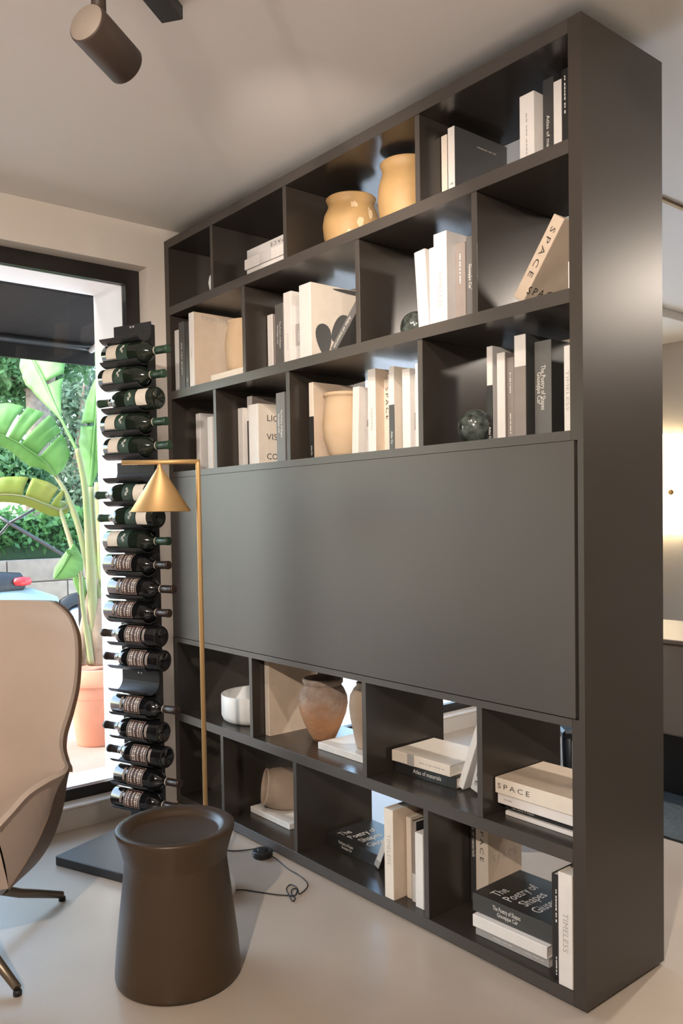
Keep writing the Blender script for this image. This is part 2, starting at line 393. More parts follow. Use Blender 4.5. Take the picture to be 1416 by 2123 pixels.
petal(fl, tt, .060, .085, .060, .036, rad(95)); petal(fl, tt, .150, .130, .066, .046, rad(40)); petal(fl, tt, .215, .055, .05, .034, rad(-25)); petal(fl, tt, .19, .280, .085, .008, 0)
# leaning Atlas in the second shelf middle cell
p = on(1, .06, 676, 722); 
make_book(.030, .25, .2, 'slate', 'slate', (1.12, .055, 1.882+.012), (0, rad(45), 0), 'dark Atlas of materials book leaning in front of the petal cover', GR[2], texts=(sp_text('Atlas of materials', .32, .016, wid=.13),))
stand(2, 859, 881, 520, 'white book leaning left of two upright white ones, second shelf', 'white', y0=.11, lean=-4.)
stand(2, 884, 898, 515, 'plain white book pressed against the TIMELESS spine, second shelf', 'white', y0=.11)
stand(2, 899, 926, 485, 'tall white TIMELESS book upright in the second shelf', 'white', 'lgrey', y0=.085, h=.30, texts=(sp_text('TIMELESS', .42, .024, 'inkg', 1.05, wid=.11),))
stand(2, 933, 953, 507, 'brown-grey book between TIMELESS and Poetry of Shapes, second shelf', 'taupe', y0=.125, texts=(sp_text('~------', .70, .012, wid=.09), sp_text('~----', .09, .010, wid=.022)))
stand(2, 955, 979, 492, 'grey Poetry of Shapes book at the right-hand divider, second shelf', 'slate', y0=.13, texts=POET_S)
# leaning SPACE, second shelf right cell
make_book(.040, .236, .2, 'beige', 'beige', (1.938, .06, 1.882+.024), (0, rad(36), 0), 'beige SPACE book leaning steeply in the right cell, second shelf', GR[2],
          texts=(sp_text('SPACE', .58, .024, 'inkd', 1.5, wid=.14),), covers=(('SPACE', .30, .15, .030, 'inkd', 1.4, .13),))
make_book(.012, .24, .2, 'cream', 'cream', (2.141, .10, 1.8823), (0, 0, 0), 'thin cream book upright against the right side panel, second shelf', GR[2])
make_book(.016, .075, .1, 'white', 'white', (2.139, .02, 1.8823), (0, 0, 0), 'small white booklet in the right corner, second shelf', GR[2])
# --- third shelf
stand(3, 407, 416, 857, 'white book with its pale cover showing, third shelf window end', 'white', 'lgrey', y0=.10)
stand(3, 431, 441, 864, 'white book hard against the first divider, third shelf', 'white', y0=.08)
stand(3, 494, 504.5, 846, 'narrow white book first in the second cell, third shelf', 'white', y0=.14)
stand(3, 505, 515, 823, 'rounded book with half black spine, second cell, third shelf', 'white', 'taupe', y0=.13, d=.24, bands=((.0, .66, 'black'),), texts=(sp_text('Atlas C', .12, .009),))
stand(3, 516, 536, 838, 'white LIQUID VISION COLOR book with its cover showing', 'white', 'cream', y0=.09, d=.26,
      covers=(('LIQUID', .42, .77, .036, 'inkd', 1., .13), ('VISION', .41, .47, .036, 'inkd', 1., .13), ('COLOR', .40, .15, .036, 'inkd', 1., .13)))
stand(3, 573, 591, 821, 'dark grey Poetry of Shapes book at the second divider, third shelf', 'slate', y0=.03, d=.2, h=.262, texts=POET_S)
stand(3, 641, 650, 797, 'large beige-covered book with a half black spine behind the tall pot', 'cream', 'beige', y0=.07, d=.3, h=.285, bands=((.0, .56, 'black'),), texts=(sp_text('Atlas Co', .12, .010),))
stand(3, 728, 741, 787, 'white book right beside the pale pot, third shelf', 'white', y0=.11, lean=2.5, h=.245)
stand(3, 742, 754, 800, 'grey-white lettered book leaning beside the pale pot, third shelf', 'lgrey', y0=.14, lean=3.5, h=.23, bands=((.45, .55, 'taupe'),), texts=(sp_text('~-----', .72, .010, wid=.05), sp_text('~--', .25, .010, wid=.06)))
stand(3, 758, 774, 766, 'tall white VISIONS book with beige cover, third shelf', 'white', 'beige', y0=.11, texts=(sp_text('VISIONS', .42, .018, 'inkg', 1.1, wid=.08),))
stand(3, 787, 800, 788, 'beige SPACE book upright among white ones, third shelf', 'cream', 'beige', y0=.15, texts=(sp_text('SPACE', .68, .022, 'inkd', 1.4, wid=.11),))
stand(3, 800.5, 806, 777, 'very slim white book right of the SPACE spine, third shelf', 'white', y0=.14)
stand(3, 806.5, 817, 760, 'white book with a black strip low on its spine, third shelf', 'white', 'cream', y0=.12, bands=((.0, .56, 'char'),), texts=(sp_text('Atlas Co', .18, .012),))
stand(3, 834, 850, 764, 'white plain book near the third divider, third shelf', 'white', y0=.12)
stand(3, 851, 860, 776, 'light grey lettered book near the third divider, third shelf', 'lgrey', y0=.14, bands=((.28, .5, 'grey'),), texts=(sp_text('~----', .75, .01), sp_text('~-', .25, .01)))
stand(3, 861, 871, 753, 'slim white book flush at the third divider, third shelf', 'white', y0=.08)
stand(3, 1009, 1021, 718, 'white-topped book with black lower spine beside the stone ball', 'white', 'lgrey', y0=.13, bands=((.0, .60, 'black'),), texts=(sp_text('Atlas Co', .10, .012),))
stand(3, 1030, 1047, 731, 'white book next to the half black spine, third shelf right cell', 'white', 'taupe', y0=.13)
stand(3, 1051, 1065, 741, 'taupe book with white lettering, third shelf right cell', 'taupe', y0=.14, texts=(sp_text('~-----', .7, .010, wid=.06), sp_text('~------', .22, .010, wid=.06)))
stand(3, 1066, 1090, 694, 'tallest white book with taupe lower spine, third shelf right cell', 'white', 'char', y0=.11, bands=((.0, .70, 'taupe'),))
stand(3, 1108, 1143, 706, 'thick slate Poetry of Shapes book, third shelf right cell', 'slate', 'black', y0=.13, texts=(sp_text(POET, .52, .022, wid=.125, xo=.02), sp_text('Giuseppe Car', .52, .02, wid=.09, xo=-.22)))
stand(3, 1169, 1184, 716, 'white book at the right side panel, third shelf', 'white', 'lgrey', y0=.12, texts=(sp_text('TIMELESS', .5, .014, 'inkg', wid=.11),))
# --- lying stacks
def lie(x, y, z, L, t, d, sp, cv, label, row, yaw=0., flip=False, **kw):
    """x, y: front-left corner; L along x, t thick"""
    yw = rad(yaw)
    # centre of foot of spine: local z axis -> -x (or +x when flipped), local x -> up
    if not flip: org = V((L, 0, t/2)); R = Matrix.Rotation(rad(-90), 3, 'Y')
    else: org = V((0, 0, t/2)); R = Matrix.Rotation(rad(90), 3, 'Y')
    Rz = Matrix.Rotation(yw, 3, 'Z')
    return make_book(t, L, d, sp, cv, V((x, y, z))+Rz@org, (Rz@R).to_euler(), label, GR[row], **kw)
z = 2.2583
lie(.590, .06, z, .27, .022, .2, 'black', 'black', 'black book lowest of the flat stack, top shelf', 1, flip=True, texts=(sp_text('Atlas of materials', .5, .009, wid=.1),)); z += .0225
lie(.585, .055, z, .285, .022, .2, 'white', 'white', 'thin white book second from the bottom of the flat stack, top shelf', 1, flip=True); z += .0225
lie(.578, .05, z, .30, .040, .21, 'lgrey', 'lgrey', 'grey-white patterned book under SPACE in the flat stack, top shelf', 1, flip=True, bands=((.0, .35, 'white'), (.62, 1., 'white'))); z += .0405
lie(.588, .055, z, .29, .036, .2, 'lgrey', 'lgrey', 'SPACE book upside down on top of the flat stack, top shelf', 1, flip=True, texts=(sp_text('SPACE', .76, .02, 'inkd', 1.4, wid=.11),))
lie(.362, .012, 1.8823, .255, .028, .25, 'cream', 'cream', 'flat cream book under the tan pot, second shelf', 2)
z = .4283
lie(1.348, .118, z, .275, .040, .215, 'black', 'black', 'black Atlas of materials book lying under a pale one, shelf under the flap', 5, yaw=2, texts=(sp_text('Atlas of materials', .46, .020, wid=.125),)); z += .0405
lie(1.346, .105, z, .262, .037, .215, 'cream', 'cream', 'cream book with grey triangles lying on the black Atlas', 5, yaw=2, bands=((.60, .72, 'grey'),), texts=(sp_text('~----', .30, .010, 'inkg', wid=.11),))
make_book(.024, .27, .2, 'white', 'white', (1.632, .135, .4283+.008), (0, rad(21), 0), 'white book leaning left of the SPACE one, shelf under the flap', GR[5])
make_book(.036, .25, .2, 'lgrey', 'lgrey', (1.690, .138, .4283+.010), (0, rad(17), 0), 'grey SPACE book leaning against the divider, shelf under the flap', GR[5], texts=(sp_text('SPACE', .38, .022, 'inkd', 1.4, wid=.15),))
z = .4283
lie(1.868, .070, z, .27, .012, .22, 'white', 'white', 'thin white book at the foot of the right stack, shelf under the flap', 5); z += .0125
lie(1.858, .080, z, .262, .020, .215, 'black', 'black', 'black book second from the bottom of the right stack, shelf under the flap', 5, texts=(sp_text('The Poetry of Shapes', .75, .011, wid=.08),)); z += .0205
lie(1.848, .060, z, .275, .030, .22, 'white', 'white', 'white book directly under SPACE in the right stack, shelf under the flap', 5, texts=(sp_text('~-', .86, .012, 'inkg', wid=.03),)); z += .0305
lie(1.843, .055, z, .28, .045, .23, 'cream', 'beige', 'beige SPACE book on top of the right stack, shelf under the flap', 5, texts=(sp_text('SPACE', .76, .021, 'inkd', 1.45, wid=.115),), covers=(('SPACE', .62, .30, .03, 'inkg', 1.4, .12),))
z = .0473
lie(.945, .135, z, .285, .047, .22, 'black', 'black', 'black Poetry of Shapes book lying flat in the third cell, bottom shelf', 6, texts=(sp_text(POET, .62, .016, wid=.085, xo=.18), sp_text('Giuseppe Car', .60, .014, wid=.06, xo=-.12)),
    covers=(('The', .22, .83, .05, 'inkw', 1., .05), ('Poetry of', .42, .66, .05, 'inkw', 1., .13), ('Shapes', .40, .48, .05, 'inkw', 1., .10), ('Giuseppe', .44, .30, .05, 'inkw', 1., .13)))
make_book(.024, .235, .17, 'lgrey', 'black', (1.235, .125, .0473+.010), (0, rad(25), 0), 'grey-white book leaning against TIMELESS, bottom shelf', GR[6], backc='lgrey', bands=((.0, .12, 'grey'),))
make_book(.018, .22, .16, 'black', 'black', (1.283, .145, .0473+.008), (0, rad(25), 0), 'slim black book leaning behind the grey-white one, bottom shelf', GR[6], texts=(sp_text('Atlas', .12, .010),))
make_book(.043, .298, .24, 'cream', 'beige', (1.4335, .004, .0473), (0, 0, 0), 'cream TIMELESS book standing in the third cell, bottom shelf', GR[6], texts=(sp_text('TIMELESS', .55, .022, 'inkg', 1.05, wid=.10),))
make_book(.022, .27, .2, 'cream', 'beige', (1.475, .055, .0473), (0, 0, 0), 'narrow cream book right of TIMELESS in the third cell, bottom shelf', GR[6])
make_book(.020, .265, .2, 'taupe', 'black', (1.505, .050, .0473), (0, 0, 0), 'slim dark book left of the last white one, third cell, bottom shelf', GR[6], bands=((.0, .35, 'lgrey'),))
make_book(.036, .243, .2, 'white', 'white', (1.5478, .030, .0473), (0, 0, 0), 'white book at the divider, third cell, bottom shelf', GR[6])
make_book(.026, .30, .17, 'char', 'char', (1.632, .196, .0473), (0, 0, 0), 'dark Atlas of materials book standing behind the stack, bottom shelf', GR[6], texts=(sp_text('Atlas of materials', .70, .018, wid=.125),))
make_book(.050, .295, .17, 'cream', 'beige', (1.6715, .19, .0473), (0, 0, 0), 'cream SPACE book standing behind the stack, bottom shelf right cell', GR[6], texts=(sp_text('SPACE', .70, .022, 'inkd', 1.4, wid=.12),), covers=(('SPACE', .5, .52, .03, 'inkg', 1.4, .12),))
z = .0473
lie(1.775, .040, z, .262, .027, .21, 'grey', 'grey', 'grey book at the foot of the stack in the right cell, bottom shelf', 6, yaw=1.5, texts=(sp_text('~------', .62, .011, 'lgrey', wid=.07), sp_text('~--', .2, .011, 'lgrey', wid=.07))); z += .0275
lie(1.772, .030, z, .265, .035, .22, 'white', 'white', 'white book in the middle of the stack, bottom shelf right cell', 6, yaw=1.5); z += .0355
lie(1.755, .050, z, .290, .054, .235, 'char', 'black', 'black Poetry of Shapes book topping the stack, bottom shelf right cell', 6, yaw=1.5, texts=(sp_text(POET, .56, .019, wid=.10, xo=.14), sp_text('Giuseppe Car', .55, .017, wid=.075, xo=-.16)),
    covers=(('The', .26, .80, .05, 'inkw', 1., .055), ('Poetry of', .43, .64, .05, 'inkw', 1., .14), ('Shapes', .40, .47, .05, 'inkw', 1., .105), ('Giuseppe', .44, .30, .05, 'inkw', 1., .14)))
make_book(.030, .285, .2, 'black', 'black', (2.0795, .022, .0473), (0, 0, 0), 'black book standing left of the last TIMELESS, bottom shelf right cell', GR[6], texts=(sp_text('~-', .70, .010, wid=.09), sp_text('~-', .12, .010, wid=.05)))
make_book(.044, .306, .23, 'white', 'cream', (2.1215, .003, .0473), (0, 0, 0), 'white TIMELESS book at the right side panel, bottom shelf', GR[6], texts=(sp_text('TIMELESS', .48, .024, 'inkg', 1.05, wid=.105),))

# ================================================================ VESSELS ON THE SHELVES
def vessel(name, prof, n, c, m, label, cat, inner=.006, wob=None, parts=None, rot=(0,0,0), group=None):
    o = tag(empty(name, c, rot), label, cat, group)
    outp = prof; ins = [(max(.002, r-inner), h) for r, h in reversed(prof)]
    ins = [(r, max(h, prof[0][1]+inner)) for r, h in ins]
    rim = prof[-1]
    MB().lathe(outp+[(rim[0]-inner*.5, rim[1]+inner*.35)]+ins[:-1]+[(.002, prof[0][1]+inner)], n, cap0=True, wob=wob).build('body', m, o)
    if parts: parts(o)
    return o
def pc(px, py, y): return on(1, y, px, py)
def patch_on(o, prof, a0, da, h0, h1, m, name, seed=0):
    # irregular worn patch hugging a lathe profile
    r2 = random.Random(seed); n = 14; hs = [p[1] for p in prof]; rs = [p[0] for p in prof]
    rf = lambda h: float(np.interp(h, hs, rs))+.0012
    pts = [(a0, (h0+h1)/2)]
    for i in range(n):
        q = 2*math.pi*i/n; k = .65+.5*r2.random(); pts.append((a0+da*k*math.cos(q), (h0+h1)/2+(h1-h0)/2*k*math.sin(q)))
    MB().add([(rf(h)*math.cos(a), rf(h)*math.sin(a), h) for a, h in pts], [(0, 1+i, 1+(i+1) % n) for i in range(n)], True).build(name, m, o)
CA = rad(-25)
pA = [(.070, 0), (.088, .03), (.102, .075), (.106, .115), (.100, .150), (.087, .176), (.083, .188), (.088, .200), (.093, .211)]
x = pc(728, 440, .20)[0]
vessel('clay_pot', pA, 48, (x, .20, 2.2585), MT['terra1'], 'squat ochre glazed pot on the top shelf', 'pot', parts=lambda o: [patch_on(o, pA, CA-.35+k*.4, .10+.03*(k % 2), .03+.04*((k*7) % 3), .08+.04*((k*7) % 3), MT['patch'], 'worn_patch', k) for k in range(4)] + [patch_on(o, pA, CA-.15, .16, .150, .180, MT['patch'], 'worn_patch', 9)])
pB = [(.062, 0), (.080, .025), (.094, .07), (.099, .12), (.095, .165), (.084, .20), (.082, .212), (.085, .225), (.090, .238)]
x = pc(843, 400, .19)[0]
vessel('clay_pot', pB, 48, (x, .19, 2.2585), MT['terra1'], 'taller ochre pot half behind the divider on the top shelf', 'pot', parts=lambda o: [patch_on(o, pB, CA-.45+k*.22, .07, .01+.02*(k % 2), .05+.02*(k % 3), MT['patch'], 'worn_patch', k+20) for k in range(5)])
x = pc(452, 571, .30)[0]
vessel('ball_vase', [(.022, 0), (.044, .012), (.058, .035), (.062, .06), (.057, .085), (.042, .106), (.022, .117), (.016, .125)], 32, (.322, .105, 2.2585), MT['bowl'], 'white round vase mostly behind the first divider, top shelf', 'vase', inner=.004)
pC = [(.070, 0), (.082, .03), (.090, .08), (.092, .13), (.086, .175), (.078, .20), (.080, .212), (.084, .220)]
vessel('clay_pot', pC, 40, (.452, .135, 1.9107), MT['terra2'], 'tan pot on the flat cream book, second shelf', 'pot')
pD = [(.052, 0), (.060, .02), (.077, .07), (.0815, .11), (.079, .15), (.074, .19), (.070, .215), (.074, .224), (.078, .226), (.078, .236)]
vessel('clay_pot', pD, 40, (pc(716, 880, .15)[0]-.005, .15, 1.5205), MT['terra2'], 'pale pot with a thin rim among the books, third shelf', 'pot')
def ball(c, r, label):
    o = tag(MB().lathe([(r*math.sin(q)+1e-5, -r*math.cos(q)) for q in np.linspace(0, math.pi, 25)], 40, c=(0,0,r)).build('stone_ball', MT['stone'], loc=c), label, 'ball', 'stone balls'); return o
x = pc(862, 665, .16)[0]; ball((x, .16, 1.8823), .052, 'dark marble ball half hidden by white books, second shelf')
x = pc(990, 885, .13)[0]; ball((x-.01, .13, 1.5203), .054, 'dark green marble ball beside the half black spine, third shelf')
# white bowl
bw = tag(empty('serving_bowl', (.385, .19, .4283)), 'white straight-sided ceramic bowl at the window end of the shelf under the flap', 'bowl')
R_ = .150; hB = .118
MB().lathe([(R_*.86, 0), (R_*.95, .010), (R_, .028), (R_, hB-.004), (R_-.003, hB), (R_-.008, hB-.004), (R_-.009, .02), (.01, .012)], 64, cap0=True).build('body', MT['bowl'], bw)
# upright beige panel book, urn, vase on slab
make_book(.028, .305, .25, 'cream', 'beige', (.658, .062, .4283), (0, 0, 0), 'beige book standing beside the rough urn, shelf under the flap', GR[5])
def urn_mat():
    m = mat('urn_weathered', (.3, .2, .15), .9, bump=1., bscale=55, base2=(.44, .35, .29), nscale=26)
    n = m.node_tree; b = n.nodes['Principled BSDF']; old = b.inputs['Base Color'].links[0].from_socket
    tc = n.nodes.new('ShaderNodeTexCoord'); sp = n.nodes.new('ShaderNodeSeparateXYZ'); nz = n.nodes.new('ShaderNodeTexNoise'); nz.inputs['Scale'].default_value = 9
    n.links.new(tc.outputs['Object'], sp.inputs[0]); n.links.new(tc.outputs['Object'], nz.inputs['Vector'])
    ma = n.nodes.new('ShaderNodeMath'); ma.operation = 'MULTIPLY_ADD'; ma.inputs[1].default_value = .16; n.links.new(nz.outputs['Fac'], ma.inputs[0]); n.links.new(sp.outputs['Z'], ma.inputs[2])
    rp = n.nodes.new('ShaderNodeValToRGB'); rp.color_ramp.elements[0].position = .17; rp.color_ramp.elements[1].position = .25; n.links.new(ma.outputs[0], rp.inputs[0])
    mx = n.nodes.new('ShaderNodeMix'); mx.data_type = 'RGBA'; n.links.new(rp.outputs[0], mx.inputs[0]); mx.inputs[6].default_value = (.44, .22, .11, 1); n.links.new(old, mx.inputs[7]); n.links.new(mx.outputs[2], b.inputs['Base Color'])
    return m
URN = urn_mat()
un = tag(empty('rough_urn', (.862, .19, .4283)), 'rough grey-brown antique urn with rust-coloured belly, shelf under the flap', 'urn')
pU = [(.040, 0), (.051, .018), (.072, .062), (.090, .106), (.098, .145), (.095, .178), (.082, .207), (.072, .222)]
wob = lambda a, h: .012*math.sin(3*a+h*30)+.008*math.sin(7*a-h*50)
MB().lathe(pU+[(.060, .222), (.075, .18), (.04, .10)], 48, cap0=True, wob=wob).build('body', URN, un)
MB().lathe([(.070, .218), (.080, .230), (.081, .243), (.073, .248), (.062, .240), (.058, .222)], 48, wob=wob).build('rim', MT['urn'], un)
def slab(x0, x1, y0, y1, z, t, label):
    o = tag(MB().box(-(x1-x0)/2, (x1-x0)/2, -(y1-y0)/2, (y1-y0)/2, 0, t).build('stone_slab', MT['slab'], loc=((x0+x1)/2, (y0+y1)/2, z), bevel=.0015), label, 'slab', 'white stone slabs'); return o
slab(.946, 1.205, .095, .30, .4283, .026, 'white slab under the smooth vase, shelf under the flap')
pV = [(.046, 0), (.050, .01), (.060, .06), (.070, .11), (.075, .155), (.070, .195), (.055, .222), (.045, .232), (.047, .242)]
vessel('clay_vase', pV, 40, (1.135, .19, .4546), MT['vase'], 'smooth brown vase standing on a white slab beside the urn', 'vase')
slab(.440, .725, .115, .30, .0473, .024, 'white slab under the toppled pot, bottom shelf')
pL = [(.058, 0), (.070, .02), (.084, .06), (.090, .10), (.088, .14), (.080, .175), (.075, .19), (.078, .20)]
tp = vessel('toppled_pot', pL, 44, (0, 0, 0), MT['vase'], 'clay pot lying on its side on a white slab, bottom shelf', 'pot', inner=.007)
ax_ = V((-.42, -.86, .16)).normalized()
tp.rotation_euler = ax_.to_track_quat('Z', 'Y').to_euler(); mo_ = on(1, .135, 549, 1634); tp.location = V((mo_[0], .135, .0473+.025+.098))-ax_*.20

# ================================================================ WINE RACK AND BOTTLES
RA = rad(21); e1 = V((math.cos(RA), math.sin(RA), 0)); e2 = V((-e1.y, e1.x, 0))
RL = V((.313, -.686, 0)); RS = .42
rk = tag(empty('wine_rack', RL+(e1+e2)*(RS/2), (0, 0, RA)), 'tall black metal wine tower on a square base beside the window', 'wine rack')
MB().box(-RS/2, RS/2, -RS/2, RS/2, 0, .036).build('base_plate', MT['rack'], rk, bevel=.003)
PX, PY = .032, .02          # post position in rack frame
MB().box(PX-.072, PX+.072, PY, PY+.045, .036, 2.05).build('post', MT['rack'], rk, bevel=.002)
cen = RL+(e1+e2)*(RS/2)
def rack_z(py):   # height on the plane of the bottle axes for a pixel row of the tower
    d = ray(275, py); n = np.array([e2.x, e2.y, 0]); c = np.array(cen+e2*(PY-.05)); t = ((c-CAM)@n)/(d@n); return float((CAM+t*d)[2])
SLOT = [683, 731, 788, 832, 885, 932, 985, 1035, 1083, 1133, 1184, 1233, 1280, 1329, 1376, 1425, 1475, 1522, 1570, 1620, 1665]
SLOT = [733+48.6*(i-1) for i in range(21)]
KIND = ['', 'AR', 'AR', 'AL', 'AR', 'AR', '', 'AL', 'AL', 'AR', 'BR', 'BR', 'BR', 'BL', 'BL', '', 'BR', 'BL', 'BL', 'BR', 'BR']
JIT = [0, .012, -.01, .012, -.004, .008, 0, -.012, .0, -.006, -.01, .012, -.012, 0, .012, 0, .012, 0, .015, .018, 0]
rb = .0405
def trough(zc):
    # J-shaped cradle: back plate, curved floor, front lip; extruded along the bottle
    pr = [(PY-.001, zc+.030)]
    ri = rb+.002; cy = PY-.004-ri
    outer = [(PY-.0005, zc+.036), (PY-.0005, zc-.005)]+[(cy+(ri+.003)*math.cos(q), zc+(ri+.003)*math.sin(q)) for q in np.linspace(-.15, -math.pi*.80, 12)]
    inner = [(cy+ri*math.cos(q), zc+ri*math.sin(q)) for q in np.linspace(-math.pi*.80, -.15, 12)]+[(PY-.0035, zc-.005), (PY-.0035, zc+.036)]
    poly = outer+inner; L = .094
    mb = MB(); n = len(outer)
    A = [[(PX+s*L, p[0], p[1]) for p in poly] for s in (-1, 1)]
    m = len(poly); mb.add(A[0]+A[1], [(i, (i+1) % m, (i+1) % m+m, i+m) for i in range(m)])
    ends = [(i, i+1, m-2-i, m-1-i) for i in range(n-1)]
    mb.add(A[0], ends); mb.add(A[1], [tuple(reversed(q)) for q in ends])
    o = mb.build('cradle', MT['rack'], rk)
    for dx in (-.007, .007):
        MB().lathe([(.0042, 0), (.0042, .002), (.002, .003)], 12, c=(PX+dx, PY-.0035, zc+.026), axis=(0,-1,0), cap1=True).build('screw', MT['steel'], o)
    return cy
def mk_bottle(kind):
    # along +z: 0 base .. .30 mouth
    p = [(.004, .010), (.030, .002), (rb-.003, 0), (rb, .005), (rb, .175), (rb-.002, .190), (rb*.80, .205), (.021, .217), (.0158, .226), (.0145, .240), (.0140, .245)]
    q = [(.0147, .240), (.0147, .286), (.0158, .287), (.0158, .299), (.012, .300), (.001, .300)]
    return MB().lathe(p, 36), MB().lathe(q, 28)
def arc_patch(a0, a1, h0, h1, r=None, n=14):
    r = r or rb+.0005
    P = [[(r*math.cos(a), r*math.sin(a), h) for a in np.linspace(a0, a1, n)] for h in (h0, h1)]
    return MB().grid(P)
WORD = {'A': ['top', 'second', 'third', 'fourth', 'fifth', 'sixth', 'seventh', 'eighth'], 'B': ['first', 'second', 'third', 'fourth', 'fifth', 'sixth', 'seventh', 'eighth', 'ninth', 'tenth']}
cnt = {'A': 0, 'B': 0}; proto = {}
def build_bottle(kind):
    b = empty('wine_bottle', (0,0,0))
    g, f_ = mk_bottle(kind)
    g.build('glass_body', MT['bottle'+kind], b); f_.build('capsule', MT['foil'+('G' if kind == 'A' else 'B')], b)
    MB().lathe([(.0146, .236), (.0149, .2365), (.0149, .2395), (.0146, .240)], 28).build('capsule_ring', MT['print'], b)
    if kind == 'A':
        lb = arc_patch(-1.0, .75, .028, .078).build('label', MT['labelA'], b)
        lg = arc_patch(-1.25, 1.05, .082, .132).build('label', MT['labelG'], b)
        P = []
        for k in range(26):       # flowing script mark across the green label
            u = k/25; a = -.42+.75*u; h = .107+.007*math.sin(u*27)*(1-.3*u)+.004*math.sin(u*9)
            P.append(((rb+.0012)*math.cos(a), (rb+.0012)*math.sin(a), h))
        MB().tube(P, .0011, 5).build('script_mark', MT['inkw'], lg)
        arc_patch(-.9, .7, .0865, .0885, rb+.0009).build('thin_line', MT['foilG'], lg)
    else:
        lb = arc_patch(-1.0, .85, .070, .150).build('label', MT['labelR'], b)
        r_ = rb+.0010
        for (h0, h1, a0, a1) in [(.071, .0722, -.98, .83), (.1478, .149, -.98, .83)]: arc_patch(a0, a1, h0, h1, r_).build('label_line', MT['print'], lb)
        for (a0, a1) in [(-.98, -.955), (.805, .83)]: arc_patch(a0, a1, .071, .149, r_, 3).build('label_line', MT['print'], lb)
        rr = random.Random(3)
        for h in (.082, .094, .113, .128, .138):
            a = -.75
            while a < .6:
                w_ = .05+.14*rr.random(); k = .0022+.002*rr.random()
                arc_patch(a, min(a+w_, .65), h-k, h+k, r_, 5).build('label_print', MT['print'], lb); a += w_+.05
        ln = arc_patch(-.8, .6, .050, .062).build('label', MT['labelR'], b)
        for h in (.053, .059): arc_patch(-.6, .45, h-.0012, h+.0012, r_).build('label_print', MT['print'], ln)
    return b
def copy_tree(o, parent=None):
    c = o.copy(); col.objects.link(c); c.parent = parent
    for ch in o.children: copy_tree(ch, c)
    return c
cam_v = V(CAM)
LBL = {'A': 'cream-labelled wine bottle, %s one down the rack, neck %s',
       'B': 'dark-labelled wine bottle, %s one below the cream-labelled ones, neck %s'}
for i, py in enumerate(SLOT):
    zc = rack_z(py)+ (0 if KIND[i] else 0)
    cy = trough(zc)
    k = KIND[i]
    if not k: continue
    kind, side = k
    if kind not in proto: b = build_bottle(kind); proto[kind] = b
    else: b = copy_tree(proto[kind])
    sgn = 1 if side == 'R' else -1
    zax = e1*sgn; nrm = (-e2*.93+V((0,0,.30))).normalized()
    nrm = (nrm - zax*nrm.dot(zax)).normalized(); yax = zax.cross(nrm)
    Mx = Matrix((nrm, yax, zax)).transposed()
    b.rotation_euler = Mx.to_euler()
    c = cen + e1*(PX+.022+JIT[i]*1.0) + e2*cy + V((0,0,zc))
    b.location = c - zax*.118 if side == 'R' else c - zax*.128
    tag(b, LBL[kind] % (WORD[kind][cnt[kind]], 'to the bookcase' if side == 'R' else 'to the window'), 'wine bottle', 'wine bottles on the rack'); cnt[kind] += 1

# ================================================================ FLOOR LAMP
LB = V((.900, -.370, 0)); lz = 1.505
lp = tag(empty('floor_lamp', LB), 'slim brass floor lamp with a cone shade in front of the bookcase', 'floor lamp')
left = V((-_r[0], -_r[1], 0)).normalized()
MB().lathe([(.098, 0), (.100, .003), (.100, .032), (.097, .035), (.001, .035)], 64, cap0=True).build('base', MT['marble'], lp, bevel=0)
MB().tube([(0,0,.03), (0,0,lz-.008), (0,0,lz)], .0082, 16).build('pole', MT['gold'], lp)
MB().tube([left*-.006+V((0,0,lz)), left*.262+V((0,0,lz))], .0082, 16).build('arm', MT['gold'], lp)
sc_ = left*.132
shd = MB().lathe([(.0075, lz-.012), (.0085, lz-.020), (.104, lz-.170), (.1035, lz-.1705), (.0078, lz-.022)], 64, c=(sc_.x, sc_.y, 0)).build('lamp_shade', MT['gold'], lp)
MB().lathe([(.006, lz-.016), (.006, lz+.002)], 12, c=(sc_.x, sc_.y, 0)).build('shade_joint', MT['gold'], lp)
MB().lathe([(.020*math.sin(q)+1e-5, lz-.105-.02*math.cos(q)) for q in np.linspace(0, math.pi, 12)], 20, c=(sc_.x, sc_.y, 0)).build('bulb', MT['bowl'], lp)
# lamp cord, knot, foot dimmer
def fl(px, py, z=.004): 
    p = on(2, z, px, py); return V(p)
def catmull(P, k=8):
    P = [V(p) for p in P]; out = []
    for i in range(len(P)-1):
        a, b, c, d = P[max(i-1,0)], P[i], P[i+1], P[min(i+2, len(P)-1)]
        for j in range(k):
            t = j/k; out.append(.5*((2*b)+(c-a)*t+(2*a-5*b+4*c-d)*t*t+(3*b-a-3*c+d)*t**3))
    return out+[P[-1]]
cz = .0035
pts = [fl(480, 1846, .012), fl(505, 1845, cz), fl(540, 1850, cz), fl(575, 1855, cz), fl(602, 1857, cz), fl(612, 1862, cz), fl(606, 1868, .008), fl(597, 1852, .010), fl(594, 1842, .006), fl(603, 1834, .004), fl(616, 1842, .010), fl(612, 1856, .008), fl(604, 1853, .006), fl(606, 1844, .012), fl(616, 1843, .01), fl(620, 1853, .005), fl(628, 1849, cz), fl(637, 1839, cz), fl(636, 1829, cz), fl(622, 1816, cz), fl(600, 1803, cz), fl(585, 1791, cz), fl(575, 1782, cz), fl(565, 1776, .008)]
tag(MB().tube(catmull(pts, 6), .0022, 7).build('power_cord', MT['cord']), 'thin black lamp cord knotted on the floor, running to the round dimmer', 'cord')
pts = [fl(440, 1757, cz), fl(472, 1763, cz), fl(490, 1764, cz), fl(512, 1762, cz), fl(530, 1759, .008)]
tag(MB().tube(catmull(pts, 6), .0022, 7).build('power_cord', MT['cord']), 'short black cord running from the dimmer behind the stool', 'cord')
